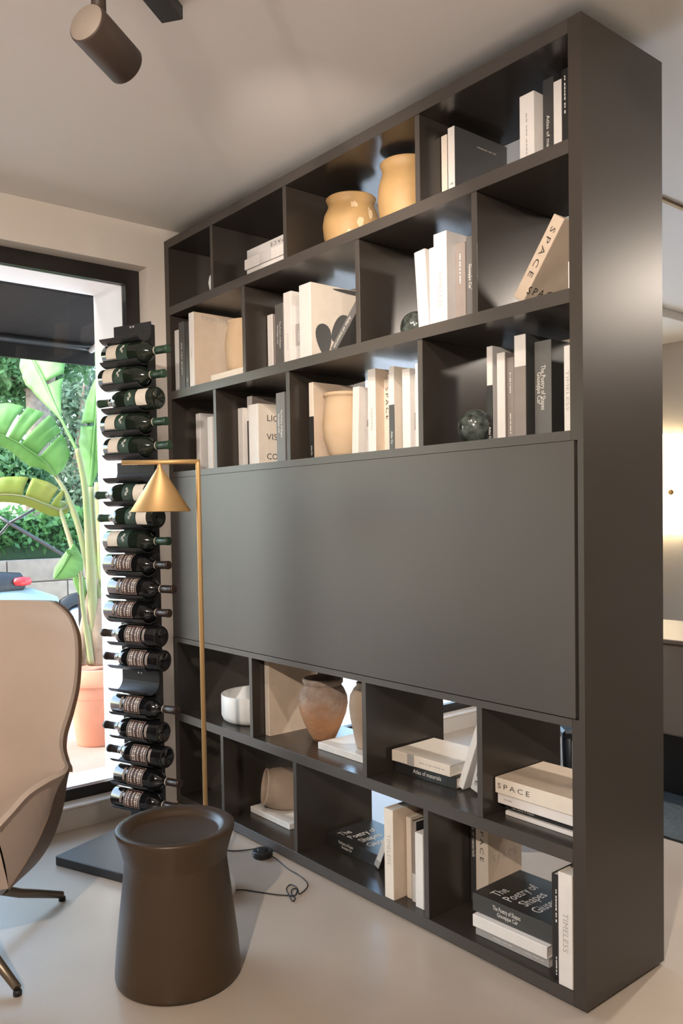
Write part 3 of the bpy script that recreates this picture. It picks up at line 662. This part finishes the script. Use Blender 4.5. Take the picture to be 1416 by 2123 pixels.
pts = [V(on(2, .0495, *q)) for q in ((395, 1640), (430, 1645), (445, 1640), (462, 1634))]
dm = fl(549, 1774, 0)
dmr = tag(empty('foot_dimmer', (dm.x, dm.y-.010, 0)), 'round black foot dimmer on the floor at the bookcase', 'dimmer')
MB().lathe([(.037, 0), (.039, .003), (.039, .022), (.036, .025), (.020, .025)], 36, cap0=True).build('body', MT['rack'], dmr)
MB().lathe([(.021, .0245), (.021, .029), (.018, .031), (.001, .031)], 30).build('dial', MT['cord'], dmr)

# ================================================================ STOOL
st = tag(empty('side_stool', (1.293, -.697, 0)), 'round bronze-brown side table with flared dished top', 'side table')
MB().lathe([(.166, 0), (.176, .004), (.1785, .014), (.178, .03), (.172, .10), (.163, .18), (.154, .255), (.148, .305), (.1455, .330), (.146, .345)], 80, cap0=True).build('body', MT['stool'], st)
MB().lathe([(.146, .344), (.150, .362), (.158, .390), (.166, .415), (.1685, .424), (.168, .430), (.164, .433), (.150, .432), (.138, .429), (.131, .424), (.127, .416), (.120, .413), (.001, .412)], 80).build('tray_top', MT['stool'], st)

# ================================================================ LOUNGE CHAIR (mostly outside the frame)
CH = V((.704, -1.177, 0))
_h = V((CH.x-CAM[0], CH.y-CAM[1], 0)).normalized()       # the chair faces the camera: back axis points away from it
face = math.atan2(-_h.y, -_h.x)
ch = tag(empty('lounge_chair', CH, (0, 0, face+math.pi/2)), 'cream leather high-back lounge chair with bronze star base, cut by the left edge', 'chair')
# local frame: front = -y, z up, mirror-symmetric in x
cr, sr = math.cos(-(face+math.pi/2)), math.sin(-(face+math.pi/2))
def toloc(p): p = V(p)-CH; return V((p.x*cr-p.y*sr, p.x*sr+p.y*cr, p.z))
def cl3(q): return toloc(V(at(*q)))
EDG = [cl3((q[0]-8, q[1]+(3 if q[1] < 1300 else 0), q[2])) for q in [(112, 1244, 2.78), (146, 1273, 2.75), (160, 1310, 2.72), (164, 1362, 2.70), (160, 1420, 2.66), (148, 1470, 2.62), (134, 1515, 2.58), (131, 1545, 2.54), (137, 1572, 2.48), (141, 1592, 2.42), (105, 1612, 2.36), (62, 1640, 2.30), (25, 1680, 2.25), (-5, 1712, 2.21)]]
CEN = [V((0, y, z_)) for y, z_ in [(.30, 1.045), (.295, 1.03), (.285, .99), (.275, .92), (.265, .84), (.26, .76), (.255, .68), (.245, .60), (.22, .52), (.17, .46), (.05, .42), (-.10, .42), (-.24, .43), (-.34, .40)]]
Ed, Ce = catmull(EDG, 5), catmull(CEN, 5); nv = len(Ed); nu = 37
def row(j):
    out = []
    for i in range(nu):
        u = -1+2*i/(nu-1); e = abs(u)**2.3; c_, e_ = Ce[j], Ed[j]
        out.append(V((u*e_.x, c_.y+(e_.y-c_.y)*e, c_.z+(e_.z-c_.z)*e)))
    return out
P = [row(j) for j in range(nv)]
def offs(P, d):
    out = []
    for j in range(len(P)):
        r__ = []
        for i in range(len(P[0])):
            a = P[j][min(i+1, len(P[0])-1)]-P[j][max(i-1,0)]; b = P[min(j+1, len(P)-1)][i]-P[max(j-1,0)][i]
            n = a.cross(b)
            n = n.normalized() if n.length > 1e-9 else V((0, 1, 0))
            r__.append(P[j][i]+n*d)
        out.append(r__)
    return out
def closed(mb, A, B):
    mb.grid(A); mb.grid(B)
    a, b = len(A), len(A[0])
    rim = lambda G: [G[0][i] for i in range(b)]+[G[j][b-1] for j in range(1, a)]+[G[a-1][i] for i in range(b-2, -1, -1)]+[G[j][0] for j in range(a-2, 0, -1)]
    ra, rb_ = rim(A), rim(B); mb.grid([ra+[ra[0]], rb_+[rb_[0]]]); return mb
sgn_ = 1 if offs(P, .02)[nv//3][nu//2].y > P[nv//3][nu//2].y else -1       # which side is the rear
closed(MB(), P, offs(P, .014*sgn_)).build('upholstery', MT['fabric'], ch)
nb = 9*5
closed(MB(), offs(P[:nb], .0145*sgn_), offs(P[:nb], .030*sgn_)).build('back_shell', MT['shell'], ch)
seam = catmull([cl3(q) for q in [(139, 1598, 2.45), (118, 1640, 2.45), (101, 1690, 2.43), (80, 1740, 2.40), (53, 1790, 2.36), (18, 1842, 2.32)]], 6)
low_ = catmull([cl3(q) for q in [(140, 1606, 2.50), (134, 1660, 2.54), (121, 1710, 2.55), (101, 1755, 2.55), (70, 1797, 2.55), (5, 1855, 2.50)]], 6)
arm_ = [Ed[min(nv-1, 9*5-2+int(round(k*(nv-1-9*5+2)/(len(seam)-1))))] for k in range(len(seam))]
def strip(A, B, bulge, n=6):
    G = []
    for k in range(len(A)):
        a, b = A[k], B[k]; o_ = V((1, 0, -.25)).normalized()
        G.append([a.lerp(b, q/(n-1))+o_*(bulge*math.sin(math.pi*q/(n-1))) for q in range(n)])
    return G
mir = lambda G: [[V((-p.x, p.y, p.z)) for p in r__] for r__ in G]
G1 = strip(arm_, seam, .006); G2 = strip(seam, low_, .006)
mb = MB().grid(G1).grid(mir(G1)).grid([[a, V((-a.x, a.y, a.z))] for a in (arm_[-1], seam[-1])]); mb.build('side_panel', MT['fabric2'], ch)
under = [[low_[k], V((low_[k].x*.55, low_[k].y, low_[k].z*.55+.30*.45)), V((low_[k].x*.15, low_[k].y*.5, .30))] for k in range(len(low_))]
mb = MB().grid(G2).grid(mir(G2)).grid(under).grid(mir(under)).grid([[a, V((-a.x, a.y, a.z))] for a in (seam[-1], low_[-1], under[-1][1], under[-1][2])])
mb.build('under_shell', MT['shell'], ch)
MB().tube(seam, .003, 6).build('piping', MT['shell'], ch); MB().tube([V((-p.x, p.y, p.z)) for p in seam], .003, 6).build('piping', MT['shell'], ch)
MB().lathe([(.028, .30), (.026, .20), (.030, .16)], 24, cap0=True).build('swivel_column', MT['bronze'], ch)
MB().lathe([(.10, .345), (.10, .30), (.03, .29)], 24, cap0=True).build('swivel_plate', MT['bronze'], ch)
f1p, f2p = V((.617, -.771, 0)), V((1.11, -1.09, 0))
for fp in (f1p, f2p, CH*2-f1p, CH*2-f2p):
    a = toloc(V((fp.x, fp.y, 0))); dirv = V((a.x, a.y, 0)).normalized()
    MB().tube([V((0,0,.185)), dirv*.10+V((0,0,.165)), dirv*(a.length*.6)+V((0,0,.085)), dirv*(a.length-.008)+V((0,0,.020))], .016, 14, taper=[.020, .019, .016, .012]).build('leg', MT['bronze'], ch)
    MB().lathe([(.012, 0), (.012, .012), (.009, .016)], 14, c=(a.x-dirv.x*.008, a.y-dirv.y*.008, 0), cap0=True, cap1=True).build('foot', MT['cord'], ch)

# ================================================================ CEILING SPOTLIGHTS
def spot_head(near, far, r, label, energy, colr=(1., .80, .60), size=70., visible=True, aim=None, soft=.05, stem_to=None, blend=.6):
    near, far = V(near), V(far); ax = (far-near).normalized(); L = (far-near).length
    root = tag(empty('track_spotlight', near), label, 'spotlight', 'track spotlights')
    MB().lathe([(.001, 0), (r*.93, 0), (r*.97, .001), (r, .005), (r, L-.003), (r-.002, L), (r-.005, L-.002), (r-.006, L-.05), (.001, L-.05)], 48, axis=ax).build('housing', MT['track'], root)
    MB().lathe([(.001, -.0015), (r*.90, -.0015), (r*.93, .0005)], 48, axis=ax).build('end_cap', MT['trackcap'], root)
    mid = ax*L*.32
    top = V((mid.x, mid.y, CEIL-near.z))
    side = ax.cross(V((0,0,1))).normalized()
    MB().tube([mid, top], .016, 14).build('stem', MT['track'], root)
    ld = bpy.data.lights.new('spot_lamp', 'SPOT'); ld.energy = energy; ld.color = colr; ld.spot_size = rad(size); ld.spot_blend = blend; ld.shadow_soft_size = soft
    lo = bpy.data.objects.new('spot_lamp', ld); col.objects.link(lo); lo.parent = root; lo.location = ax*(L+.012)
    tgt = V(aim)-(near+ax*(L+.012)) if aim is not None else ax
    lo.rotation_euler = tgt.to_track_quat('-Z', 'Y').to_euler()
    return root
WARM = (1., .86, .73)
n_, f_ = V(at(178, 46, 1.78)), V(at(262, 138, 1.90))
spot_head(n_, f_, .0455, 'bronze cylinder spotlight hanging from the ceiling at top left', 35, WARM, 80, aim=None, soft=.03)
mb = MB().box(-.03, .03, -.09, .09, -.035, 0)
o = mb.build('track_adapter', MT['rack'], loc=(*on(2, CEIL-.0, 322, -28)[:2], CEIL), rot=(0, 0, rad(35)), bevel=.002); tag(o, 'black spotlight adapter box on the ceiling beside the bronze cylinder', 'track adapter')
def head_at(pos, aim, energy, label, size=75, colr=WARM, soft=.035):
    pos = V(pos); a = (V(aim)-pos).normalized(); return spot_head(pos-a*.12, pos, .0455, label, energy, colr, size, soft=soft)
head_at((1.95, -.92, 2.44), (1.0, .1, 1.70), 44, 'spotlight on the front track aimed at the upper shelves, right of the cylinder', 74)
head_at((2.75, -.95, 2.44), (1.75, .1, 1.55), 34, 'spotlight on the front track nearer the camera, aimed at the bookcase', 76)
head_at((3.2, 2.2, 2.47), (1.7, .35, 1.2), 75, 'spotlight in the far room aimed at the back of the bookcase', 90, soft=.11)
head_at((3.6, -2.9, 2.44), (2.2, -1.4, 0), 430, 'added fill light over the near floor area behind the camera', 140)  # added lamp, its floor bounce brightens the ceiling and room
head_at((2.0, 1.75, 2.44), (1.15, .95, 0), 150, 'added fill light over the far room floor behind the bookcase', 84, colr=(1., .92, .84))  # added lamp to brighten the floor glimpsed through the lower shelves
head_at((5.6, -1.4, 2.44), (5.2, -1.4, 0), 80, 'added fill light over the right-hand floor area', 110)  # added out-of-view lamp for more bounce light

# ================================================================ FAR ROOM (seen past and through the bookcase)
yb = Y1
tub = emit('sconce_glow', (1., .80, .48), 9.)
def sconce(px0, px1, py0, py1, label):
    a = on(1, yb-.06, px0, (py0+py1)/2); b = on(1, yb-.06, px1, (py0+py1)/2); z1 = on(1, yb-.06, px0, py0)[2]; z0 = on(1, yb-.06, px0, py1)[2]
    xc = (a[0]+b[0])/2; r = min(.05, (b[0]-a[0])/2)
    s = tag(empty('wall_sconce', (xc, yb-.06, (z0+z1)/2)), label, 'wall lamp')
    hl = (z1-z0)/2
    MB().lathe([(.001, -hl), (r*.7, -hl+.004), (r, -hl+.03), (r, hl-.03), (r*.7, hl-.004), (.001, hl)], 28).build('glow_tube', tub, s)
    MB().lathe([(.022, 0), (.022, .012), (.012, .016), (.012, .06-r+.01)], 20, c=(0, r-.012, -.06), axis=(0,1,0), cap1=True).build('wall_mount', MT['gold'], s)
    MB().lathe([(.020, 0), (.020, .010), (.001, .012)], 20, c=(0, -r+.004, -.06), axis=(0,-1,0)).build('knob', MT['gold'], s)
sconce(1385, 1412, 900, 1108, 'glowing vertical tube sconce on the far wall at the right edge')
sconce(1350, 1377, 900, 1108, 'glowing tube standing in for the mirror reflection of the sconce, behind the bookcase edge')  # reflection of the sconce, built as a glowing tube of its own
# taupe sideboard on a dark base with a rug
sb = tag(empty('sideboard', (1.78, 1.99, 0)), 'low taupe upholstered sideboard with black recessed base in the far room', 'sideboard')
MB().box(-.75, .65, -.32, .30, .30, .715).build('body', mat('sideboard_taupe', (.30, .24, .19), .6, bump=.05), sb, bevel=.01)
MB().box(-.76, .66, -.33, .31, .716, .735).build('top', mat('sideboard_top', (.26, .20, .16), .4), sb, bevel=.003)
MB().box(-.66, .56, -.24, .24, .012, .299).build('base', MT['plinth'], sb)
tag(MB().box(-.99, .55, -.49, .7, 0, .010).build('rug', mat('rug_teal', (.07, .085, .085), .95, noise=.2, nscale=60, bump=.5, bscale=300), loc=(2.29, 1.745, 0)), 'dark teal rug under the far sideboard', 'rug')
dh = tag(empty('decorative_knot', (1.755, 2.0, .735)), 'dark glossy decorative knot on the far sideboard at the right edge', 'ornament')
MB().tube([V((.05*math.cos(q), .05*math.sin(q)*.5, .055+.035*math.sin(2*q))) for q in np.linspace(0, 2*math.pi, 40)], .02, 12, caps=False).build('body', mat('knot_black', (.02, .012, .012), .2), dh)
# stool seen through the shelf under the flap
dc = tag(empty('low_stool', (1.495+.13*(.638-.77), .878+.13*(.77+.638), 0), (0, 0, rad(50))), 'dark navy stool glimpsed through the shelf under the flap', 'stool')
NV = mat('stool_navy', (.012, .018, .03), .4)
MB().box(-.13, .13, -.13, .13, .42, .46).build('seat', NV, dc, bevel=.01)
for sx in (-1, 1):
    for sy in (-1, 1): MB().tube([(sx*.112, sy*.112, .43), (sx*.10, sy*.10, 0)], .016, 10, taper=[.020, .013]).build('leg', NV, dc)

# ================================================================ OUTDOORS
struct(MB().box(-4.2, -.131, -9, 9, -.12, .055).build('terrace', mat('terrace_paving', (.30, .16, .11), .8, base2=(.36, .25, .20), nscale=1.5, bump=.1)))
struct(MB().box(-40, -4.2, -30, 40, -.3, -.02).build('ground', mat('street_ground', (.30, .28, .26), .9, noise=.1, nscale=2)))
struct(MB().box(-4.2, -.44, .75, 9, .0555, .066).build('terrace_reflector', mat('pale_reflector', (.80, .82, .85), .7, noise=.04, nscale=4)))  # added pale sheet, unseen, gives the shelf undersides something bright to reflect
# dark awning over the terrace window
aw = tag(empty('awning', (-.45, -2.0, 2.36)), 'dark fabric awning hanging outside the window', 'awning')
AWM = mat('awning_black', (.008, .006, .005), .9)
ya, yb2 = -2.2, 2.06
MB().add([(0, ya, .05), (0, yb2, .05), (-.48, yb2, -.08), (-.48, ya, -.08), (0, ya, .02), (0, yb2, .02), (-.48, yb2, -.11), (-.48, ya, -.11)], [(0,1,2,3), (7,6,5,4), (0,3,7,4), (1,5,6,2), (3,2,6,7), (0,4,5,1)]).build('canopy', AWM, aw)
MB().box(-.49, -.475, ya, yb2, -.215, -.08).build('valance', AWM, aw)
MB().tube([(-.462, ya, -.125), (-.462, yb2, -.125)], .02, 10).build('front_bar', MT['frame'], aw)
MB().tube([(-.02, yb2-.03, -.06), (-.45, yb2-.03, -.14)], .015, 10).build('arm', mat('awning_arm', (.7, .7, .7), .4), aw)
# potted bird-of-paradise plant
PP = on(2, .055, 205, 1538)
pl = tag(empty('potted_plant', (PP[0], PP[1], .055)), 'large-leaved banana plant in a terracotta pot outside the window', 'potted plant')
zp = depth(PP); k_ = zp/FPX
PLM = mat('terracotta_pot', (.56, .24, .15), .8, noise=.06, nscale=12)
hp = 158*k_
MB().lathe([(42*k_, 0), (44*k_, .006), (56*k_, hp*.60), (56.5*k_, hp*.61), (58*k_, hp*.63), (58.5*k_, hp*.64), (60*k_, hp*.78)], 48, cap0=True).build('pot', PLM, pl)
MB().lathe([(60*k_, hp*.775), (64*k_, hp*.78), (65*k_, hp*.80), (66*k_, hp), (61*k_, hp+.004), (58*k_, hp*.95), (.01, hp*.93)], 48).build('rim', PLM, pl)
LG = leaf_mat('banana_leaf', (.13, .30, .07), (.22, .42, .13), 5.); LY = leaf_mat('banana_leaf_old', (.26, .33, .06), (.34, .34, .08), 4.)
STM = mat('banana_stalk', (.17, .24, .08), .6, base2=(.24, .20, .11), nscale=5)
STB = mat('banana_base', (.20, .13, .09), .8, base2=(.30, .22, .16), nscale=14, bump=.4)
def plant_pt(px, py, dz=0.): return V(at(px, py, zp+dz))-V((PP[0], PP[1], .055))
def leaf(mid, wl, wr, m, dz0, dz1, cup=.35, tears=(), name='leaf'):
    """mid: list of pixels along the midrib base->tip; wl/wr: half widths in px either side"""
    Pm = catmull([plant_pt(x, y, dz0+(dz1-dz0)*i/(len(mid)-1)) for i, (x, y) in enumerate(mid)], 8)
    n = len(Pm); mb = MB(); fwd = V(_f)
    L, Rr = [], []
    for i, p in enumerate(Pm):
        t = (Pm[min(i+1, n-1)]-Pm[max(i-1, 0)]).normalized(); s = t.cross(fwd).normalized(); u = i/(n-1)
        a = float(np.interp(u, np.linspace(0, 1, len(wl)), wl))*k_; b = float(np.interp(u, np.linspace(0, 1, len(wr)), wr))*k_
        rp = .06*math.sin(i*1.7)
        L.append([p+s*(a*q)+fwd*(a*q*q*(cup+rp)) for q in (0, .25, .5, .75, 1.)]); Rr.append([p-s*(b*q)+fwd*(b*q*q*(cup-rp)) for q in (0, .25, .5, .75, 1.)])
    for side, G in (('l', L), ('r', Rr)):
        st_ = 0
        cuts = [int(c*n) for s_, c in tears if s_ == side]+[n-1]
        for c in cuts:
            if c-st_ >= 1: mb.grid(G[st_:c+1])
            st_ = c+1 if c+1 < n-1 else c
    o = mb.build(name, m, pl)
    o.data.materials[0] = m
    md = o.modifiers.new('thick', 'SOLIDIFY'); md.thickness = .0025
    MB().tube(Pm, .006, 8, taper=[.011*(1-.75*i/(n-1)) for i in range(n)]).build('midrib', STM if m is LY else LG, o)
    return o
def stalk(pts, r0, r1, dz0=0, dz1=0, m=None):
    Pm = catmull([plant_pt(x, y, dz0+(dz1-dz0)*i/(len(pts)-1)) for i, (x, y) in enumerate(pts)], 6); n = len(Pm)
    MB().tube(Pm, .01, 10, taper=[(r0+(r1-r0)*i/(n-1))*k_ for i in range(n)]).build('stalk', m or STM, pl)
stalk([(196, 1372), (192, 1250), (184, 1110), (176, 1010), (160, 930)], 12, 5, 0, -.1)
stalk([(205, 1372), (206, 1240), (192, 1120), (188, 1010)], 16, 7, .02, .1)
stalk([(186, 1374), (182, 1290), (168, 1200), (145, 1120), (124, 1055)], 9, 4, -.06, .09)
stalk([(200, 1374), (192, 1230), (170, 1120), (145, 1046)], 10, 4, .04, .2)
stalk([(190, 1376), (178, 1300), (170, 1240), (166, 1190), (150, 1130)], 6, 3, -.1, -.15)
stalk([(214, 1374), (216, 1260), (210, 1120), (203, 1000)], 13, 8, .05, .05)
stalk([(200, 1374), (190, 1230), (165, 1100), (138, 1025), (114, 985)], 9, 4, .06, .12)
stalk([(184, 1378), (176, 1330), (184, 1270), (196, 1200)], 20, 8, -.03, 0, STB)
stalk([(206, 1378), (204, 1310), (198, 1240)], 24, 12, 0, 0, STB)
stalk([(166, 1378), (160, 1345), (158, 1300)], 7, 3, -.08, -.1, STB)
leaf([(160, 935), (118, 850), (90, 785), (69, 745), (52, 705)], [0, 4, 30, 46, 38, 0][::1], [0, 2, 30, 64, 84, 60], LG, -.1, .35, tears=(('r', .45),))
leaf([(115, 986), (96, 960), (64, 936), (30, 914), (-10, 900), (-70, 905)], [2, 14, 28, 26, 22, 20, 10], [4, 48, 70, 82, 74, 66, 30], LG, .1, -.1, tears=(('r', .30), ('r', .52), ('r', .68)))
leaf([(147, 1046), (125, 1056), (96, 1046), (52, 1030), (0, 1026), (-60, 1040)], [2, 12, 20, 18, 16, 14, 6], [6, 30, 40, 44, 40, 36, 18], LY, .15, -.15, tears=(('r', .36), ('r', .6)))
leaf([(187, 1010), (192, 955), (196, 898), (200, 840), (205, 780)], [2, 22, 36, 34, 26, 4], [2, 14, 26, 26, 20, 4], LG, .1, .2, tears=(('l', .55),))
leaf([(153, 1130), (140, 1155), (128, 1178), (112, 1200)], [2, 26, 34, 28, 2], [2, 10, 14, 14, 2], LG, -.15, -.25)
leaf([(166, 1192), (162, 1170), (152, 1150), (138, 1140)], [2, 10, 14, 10, 1], [2, 8, 12, 8, 1], LG, -.1, -.2)
leaf([(172, 1240), (166, 1215), (160, 1195), (152, 1180)], [2, 10, 12, 8, 1], [2, 10, 12, 8, 1], LG, -.05, -.1)
# foliage helper: thousands of small leaf blades in one mesh
def blades(c, ext, n, size, m, name, parent, seed=0, droop=0.):
    g = np.random.default_rng(seed); P = g.normal(size=(n, 3)); P /= np.linalg.norm(P, axis=1)[:, None]; P *= (g.random((n, 1))**.45)
    P = P*np.array(ext)+np.array(c)
    d = g.normal(size=(n, 3)); d[:, 2] -= droop; d /= np.linalg.norm(d, axis=1)[:, None]
    s = np.cross(d, g.normal(size=(n, 3))); s /= np.linalg.norm(s, axis=1)[:, None]
    L = size*(.6+.8*g.random((n, 1)))
    a, b, e, f = P, P+d*L*.5+s*L*.22, P+d*L, P+d*L*.5-s*L*.22
    vs = np.stack([a, b, e, f], 1).reshape(-1, 3)
    me = bpy.data.meshes.new(name); me.vertices.add(4*n); me.vertices.foreach_set('co', vs.ravel())
    me.loops.add(4*n); me.loops.foreach_set('vertex_index', np.arange(4*n)); me.polygons.add(n)
    me.polygons.foreach_set('loop_start', np.arange(0, 4*n, 4)); me.polygons.foreach_set('loop_total', np.full(n, 4)); me.update(calc_edges=True)
    me.materials.append(m); o = bpy.data.objects.new(name, me); col.objects.link(o)
    if parent: o.parent = parent
    return o
BARK = mat('bark', (.20, .15, .12), .9, noise=.25, nscale=14, bump=.8, bscale=18)
FOL1 = leaf_mat('tree_leaves', (.05, .13, .05), (.13, .26, .10), .8); FOL2 = leaf_mat('hedge_leaves', (.05, .14, .04), (.10, .24, .07), 1.2); FOL3 = leaf_mat('grey_leaves', (.08, .14, .08), (.18, .26, .17), .8)
ZT_ = 11.; kt = ZT_/FPX
tb = at(76, 1110, ZT_)
tr = tag(empty('street_tree', (tb[0], tb[1], -.02)), 'thick-trunked tree with a forked crown across the street', 'tree')
def tpt(px, py, dz=0): return V(at(px, py, ZT_+dz))-V((tb[0], tb[1], -.02))
MB().tube([V((0,0,-.02)), tpt(74, 1080), tpt(78, 960), tpt(80, 860), tpt(70, 790), tpt(58, 740), tpt(50, 660)], .2, 14, taper=[27*kt, 21*kt, 20*kt, 24*kt, 17*kt, 13*kt, 9*kt]).build('trunk', BARK, tr)
MB().tube([tpt(66, 810), tpt(40, 785), tpt(14, 770), tpt(-20, 740)], .1, 10, taper=[13*kt, 9*kt, 7*kt, 5*kt]).build('branch', BARK, tr)
MB().tube([tpt(88, 840), tpt(104, 790), tpt(118, 740), tpt(130, 660)], .1, 10, taper=[12*kt, 9*kt, 7*kt, 5*kt]).build('branch', BARK, tr)
for k, (px, py, ex, dz) in enumerate([(20, 800, .55, .3), (25, 745, .5, -.3), (110, 730, .7, .6), (60, 650, 1.3, 0), (160, 640, 1.0, .3), (-40, 690, 1., .1), (0, 960, .5, -.2), (40, 985, .38, -.3)]):
    c = tpt(px, py, dz); blades(tuple(c), (ex, ex, ex*.6), 1300, .12, FOL1, 'foliage', tr, 40+k, droop=.4)
ZB = 14.; c0 = at(165, 1110, ZB)
t2 = tag(empty('background_tree', (c0[0], c0[1], -.02)), 'grey-green tree standing behind the banana leaves', 'tree')
MB().tube([(0,0,0), (0,0,2.2), (.2,.1,3.6)], .1, 10, taper=[.14, .1, .05]).build('trunk', BARK, t2)
for k, (px, py, ex) in enumerate([(135, 830, .9), (150, 900, .9), (140, 970, .8), (175, 1000, .8), (120, 1020, .6), (180, 800, .9), (165, 1050, .6)]):
    c = V(at(px, py, ZB+.4*k % 1.2))-V((c0[0], c0[1], -.02)); blades(tuple(c), (ex, ex, ex*.75), 1400, .13, FOL3, 'foliage', t2, 70+k, droop=.3)
# hedge on a low stone wall
ZH = 8.6; hA, hB_ = on(0, -5.2, -60, 1160), on(0, -5.2, 240, 1160)
wx = -5.2
za, zb_ = on(0, wx, 60, 1160)[2], on(0, wx, 60, 1075)[2]
y_a, y_b = hA[1]-2.0, hB_[1]+4.
hd = tag(empty('hedge', (wx-.3, (y_a+y_b)/2, za+.06)), 'clipped green hedge growing on the low stone wall', 'hedge')
hh = zb_-za
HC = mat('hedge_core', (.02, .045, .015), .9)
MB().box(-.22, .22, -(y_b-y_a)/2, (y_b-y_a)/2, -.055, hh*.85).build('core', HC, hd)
g = np.random.default_rng(5); n = 9000
for k in range(1):
    o = blades((0, 0, hh*.5), (1, 1, 1), n, .085, FOL2, 'foliage', hd, 5)
    co = np.empty(n*12); o.data.vertices.foreach_get('co', co); co = co.reshape(n, 4, 3); base = co[:, :1].copy()
    newp = np.stack([.30*(g.random(n)*2-1), (y_b-y_a)/2*(g.random(n)*2-1), hh*(.16+.88*g.random(n))], 1)[:, None]
    newp[:, :, 0] = np.where(g.random((n, 1)) < .7, .18+.14*g.random((n, 1)), newp[:, :, 0])
    co = co-base+newp; o.data.vertices.foreach_set('co', co.ravel()); o.data.update()
wl_ = struct(MB().box(wx-.35, wx-.02, y_a, y_b, -.02, za).build('wall_garden', mat('mortar', (.34, .29, .24), .95)))
STN = [mat('wall_stone_%d' % k, c, .9, noise=.12, nscale=9, bump=.5, bscale=20) for k, c in enumerate([(.34, .26, .19), (.29, .22, .165), (.37, .30, .23)])]
rows = 4; sh = (za+.02)/rows; sme = {}
for r_ in range(rows):
    y = y_a+(.2 if r_ % 2 else 0); i = 0
    while y < y_b-.4:
        L = random.choice((.36, .46, .56)); k = (L, random.randrange(3))
        if k not in sme: sme[k] = MB().box(-.01, .03, .006, L-.006, .006, sh-.006).mesh('stone_block', STN[k[1]], .006)
        o = bpy.data.objects.new('stone_block', sme[k]); col.objects.link(o); o.parent = wl_; o.location = (wx-.02, y, -.02+r_*sh); y += L
# crossed dark struts of a parasol stand on the terrace edge
xs_ = tag(empty('cross_brace', tuple(on(2, .055, 22, 1330))), 'crossed black metal struts outside at the left edge', 'brace')
ob = V(on(0, -3.2, 22, 1084)); zq = depth(ob); ob.z = .055; xs_.location = ob
def qp(px, py): return V(at(px, py, zq))-ob
MB().tube([qp(-30, 1330), qp(-30, 1142), qp(20, 1084), qp(82, 1050)], .012, 8).build('strut', MT['frame'], xs_)
MB().tube([qp(-20, 1060), qp(20, 1085), qp(100, 1132), qp(163, 1170), qp(168, 1330)], .014, 8).build('strut', MT['frame'], xs_)
# parked motorcycle
mz = on(0, -4.6, 30, 1205); mc = tag(empty('motorcycle', (mz[0], mz[1], -.02)), 'parked motorcycle with a red tail light seen above the chair', 'motorcycle')
mh = mz[2]+.02; MBk = MT['cord']; MGr = mat('moto_panel', (.22, .28, .26), .4)
for yy in (-.75, .62):
    MB().lathe([(.20, -.05), (.30, -.045), (.31, 0), (.30, .045), (.20, .05)], 30, c=(0, yy, .31), axis=(1,0,0)).build('tyre', MBk, mc)
    MB().lathe([(.02, -.05), (.20, -.03), (.20, .03), (.02, .05)], 24, c=(0, yy, .31), axis=(1,0,0)).build('wheel', MT['steel'], mc)
MB().lathe([(.02, -.55), (.13, -.45), (.17, -.1), (.15, .2), (.05, .45)], 20, c=(0, -.05, mh-.22), axis=(0,1,0)).build('fairing', MGr, mc)
MB().lathe([(.02, -.35), (.10, -.3), (.13, 0), (.10, .3), (.02, .36)], 20, c=(0, -.25, mh-.02), axis=(0,1,0)).build('seat', MBk, mc)
MB().lathe([(.01, -.085), (.035, -.07), (.045, 0), (.035, .07), (.01, .085)], 16, c=(.10, .04, mh), axis=(0,1,0)).build('tail_light', mat('tail_red', (.45, .02, .02), .25), mc)
MB().tube([(-.3, -.62, mh+.05), (0, -.58, mh+.12), (.3, -.62, mh+.05)], .014, 8).build('handlebar', MBk, mc)
MB().tube([(0, -.58, mh+.1), (0, -.75, .31)], .03, 8).build('fork', MT['steel'], mc)
# black planter tub beside the motorcycle
qz = on(2, .055, 112, 1285); pt = tag(empty('planter_tub', tuple(qz)), 'tall black planter tub behind the lounge chair, outdoors', 'planter')
kq = depth(qz)/FPX
MB().lathe([(15*kq, 0), (17*kq, 40*kq), (18.5*kq, 84*kq), (20*kq, 86*kq), (20*kq, 94*kq), (17*kq, 94*kq), (16*kq, 80*kq)], 28, cap0=True).build('tub', MBk, pt)
MB().lathe([(16.5*kq, 84*kq), (.005, 86*kq)], 28).build('soil', mat('soil', (.10, .06, .04), .95), pt)
# parked car across the street
kz = at(22, 1042, 17.); car = tag(empty('parked_car', (kz[0], kz[1], -.02), (0, 0, rad(8))), 'blue car parked across the street behind the hedge', 'car')
CB = mat('car_blue', (.10, .20, .38), .25, coat=.5)
bodyp = [(-2.0, .30), (2.0, .30), (2.05, .75), (1.35, .92), (.75, 1.42), (-.95, 1.45), (-1.75, .98), (-2.05, .85)]
MB().prism(bodyp, -.85, .85, lambda a, b, h: (h, a, b)).build('body', CB, car, bevel=.04)
glz = mat('car_glass', (.25, .32, .38), .08)
MB().prism([(1.2, .96), (.72, 1.36), (-.05, 1.38), (-.05, .96)], .852, .858, lambda a, b, h: (h, a, b)).build('side_window', glz, car)
MB().prism([(-.12, .96), (-.12, 1.38), (-.9, 1.38), (-1.5, .98)], .852, .858, lambda a, b, h: (h, a, b)).build('side_window', glz, car)
for yy in (-1.25, 1.25):
    for xx in (-.8, .8): MB().lathe([(.18, -.1), (.31, -.1), (.32, 0), (.31, .1), (.18, .1)], 24, c=(xx, yy, .32), axis=(1,0,0)).build('wheel', MBk, car)
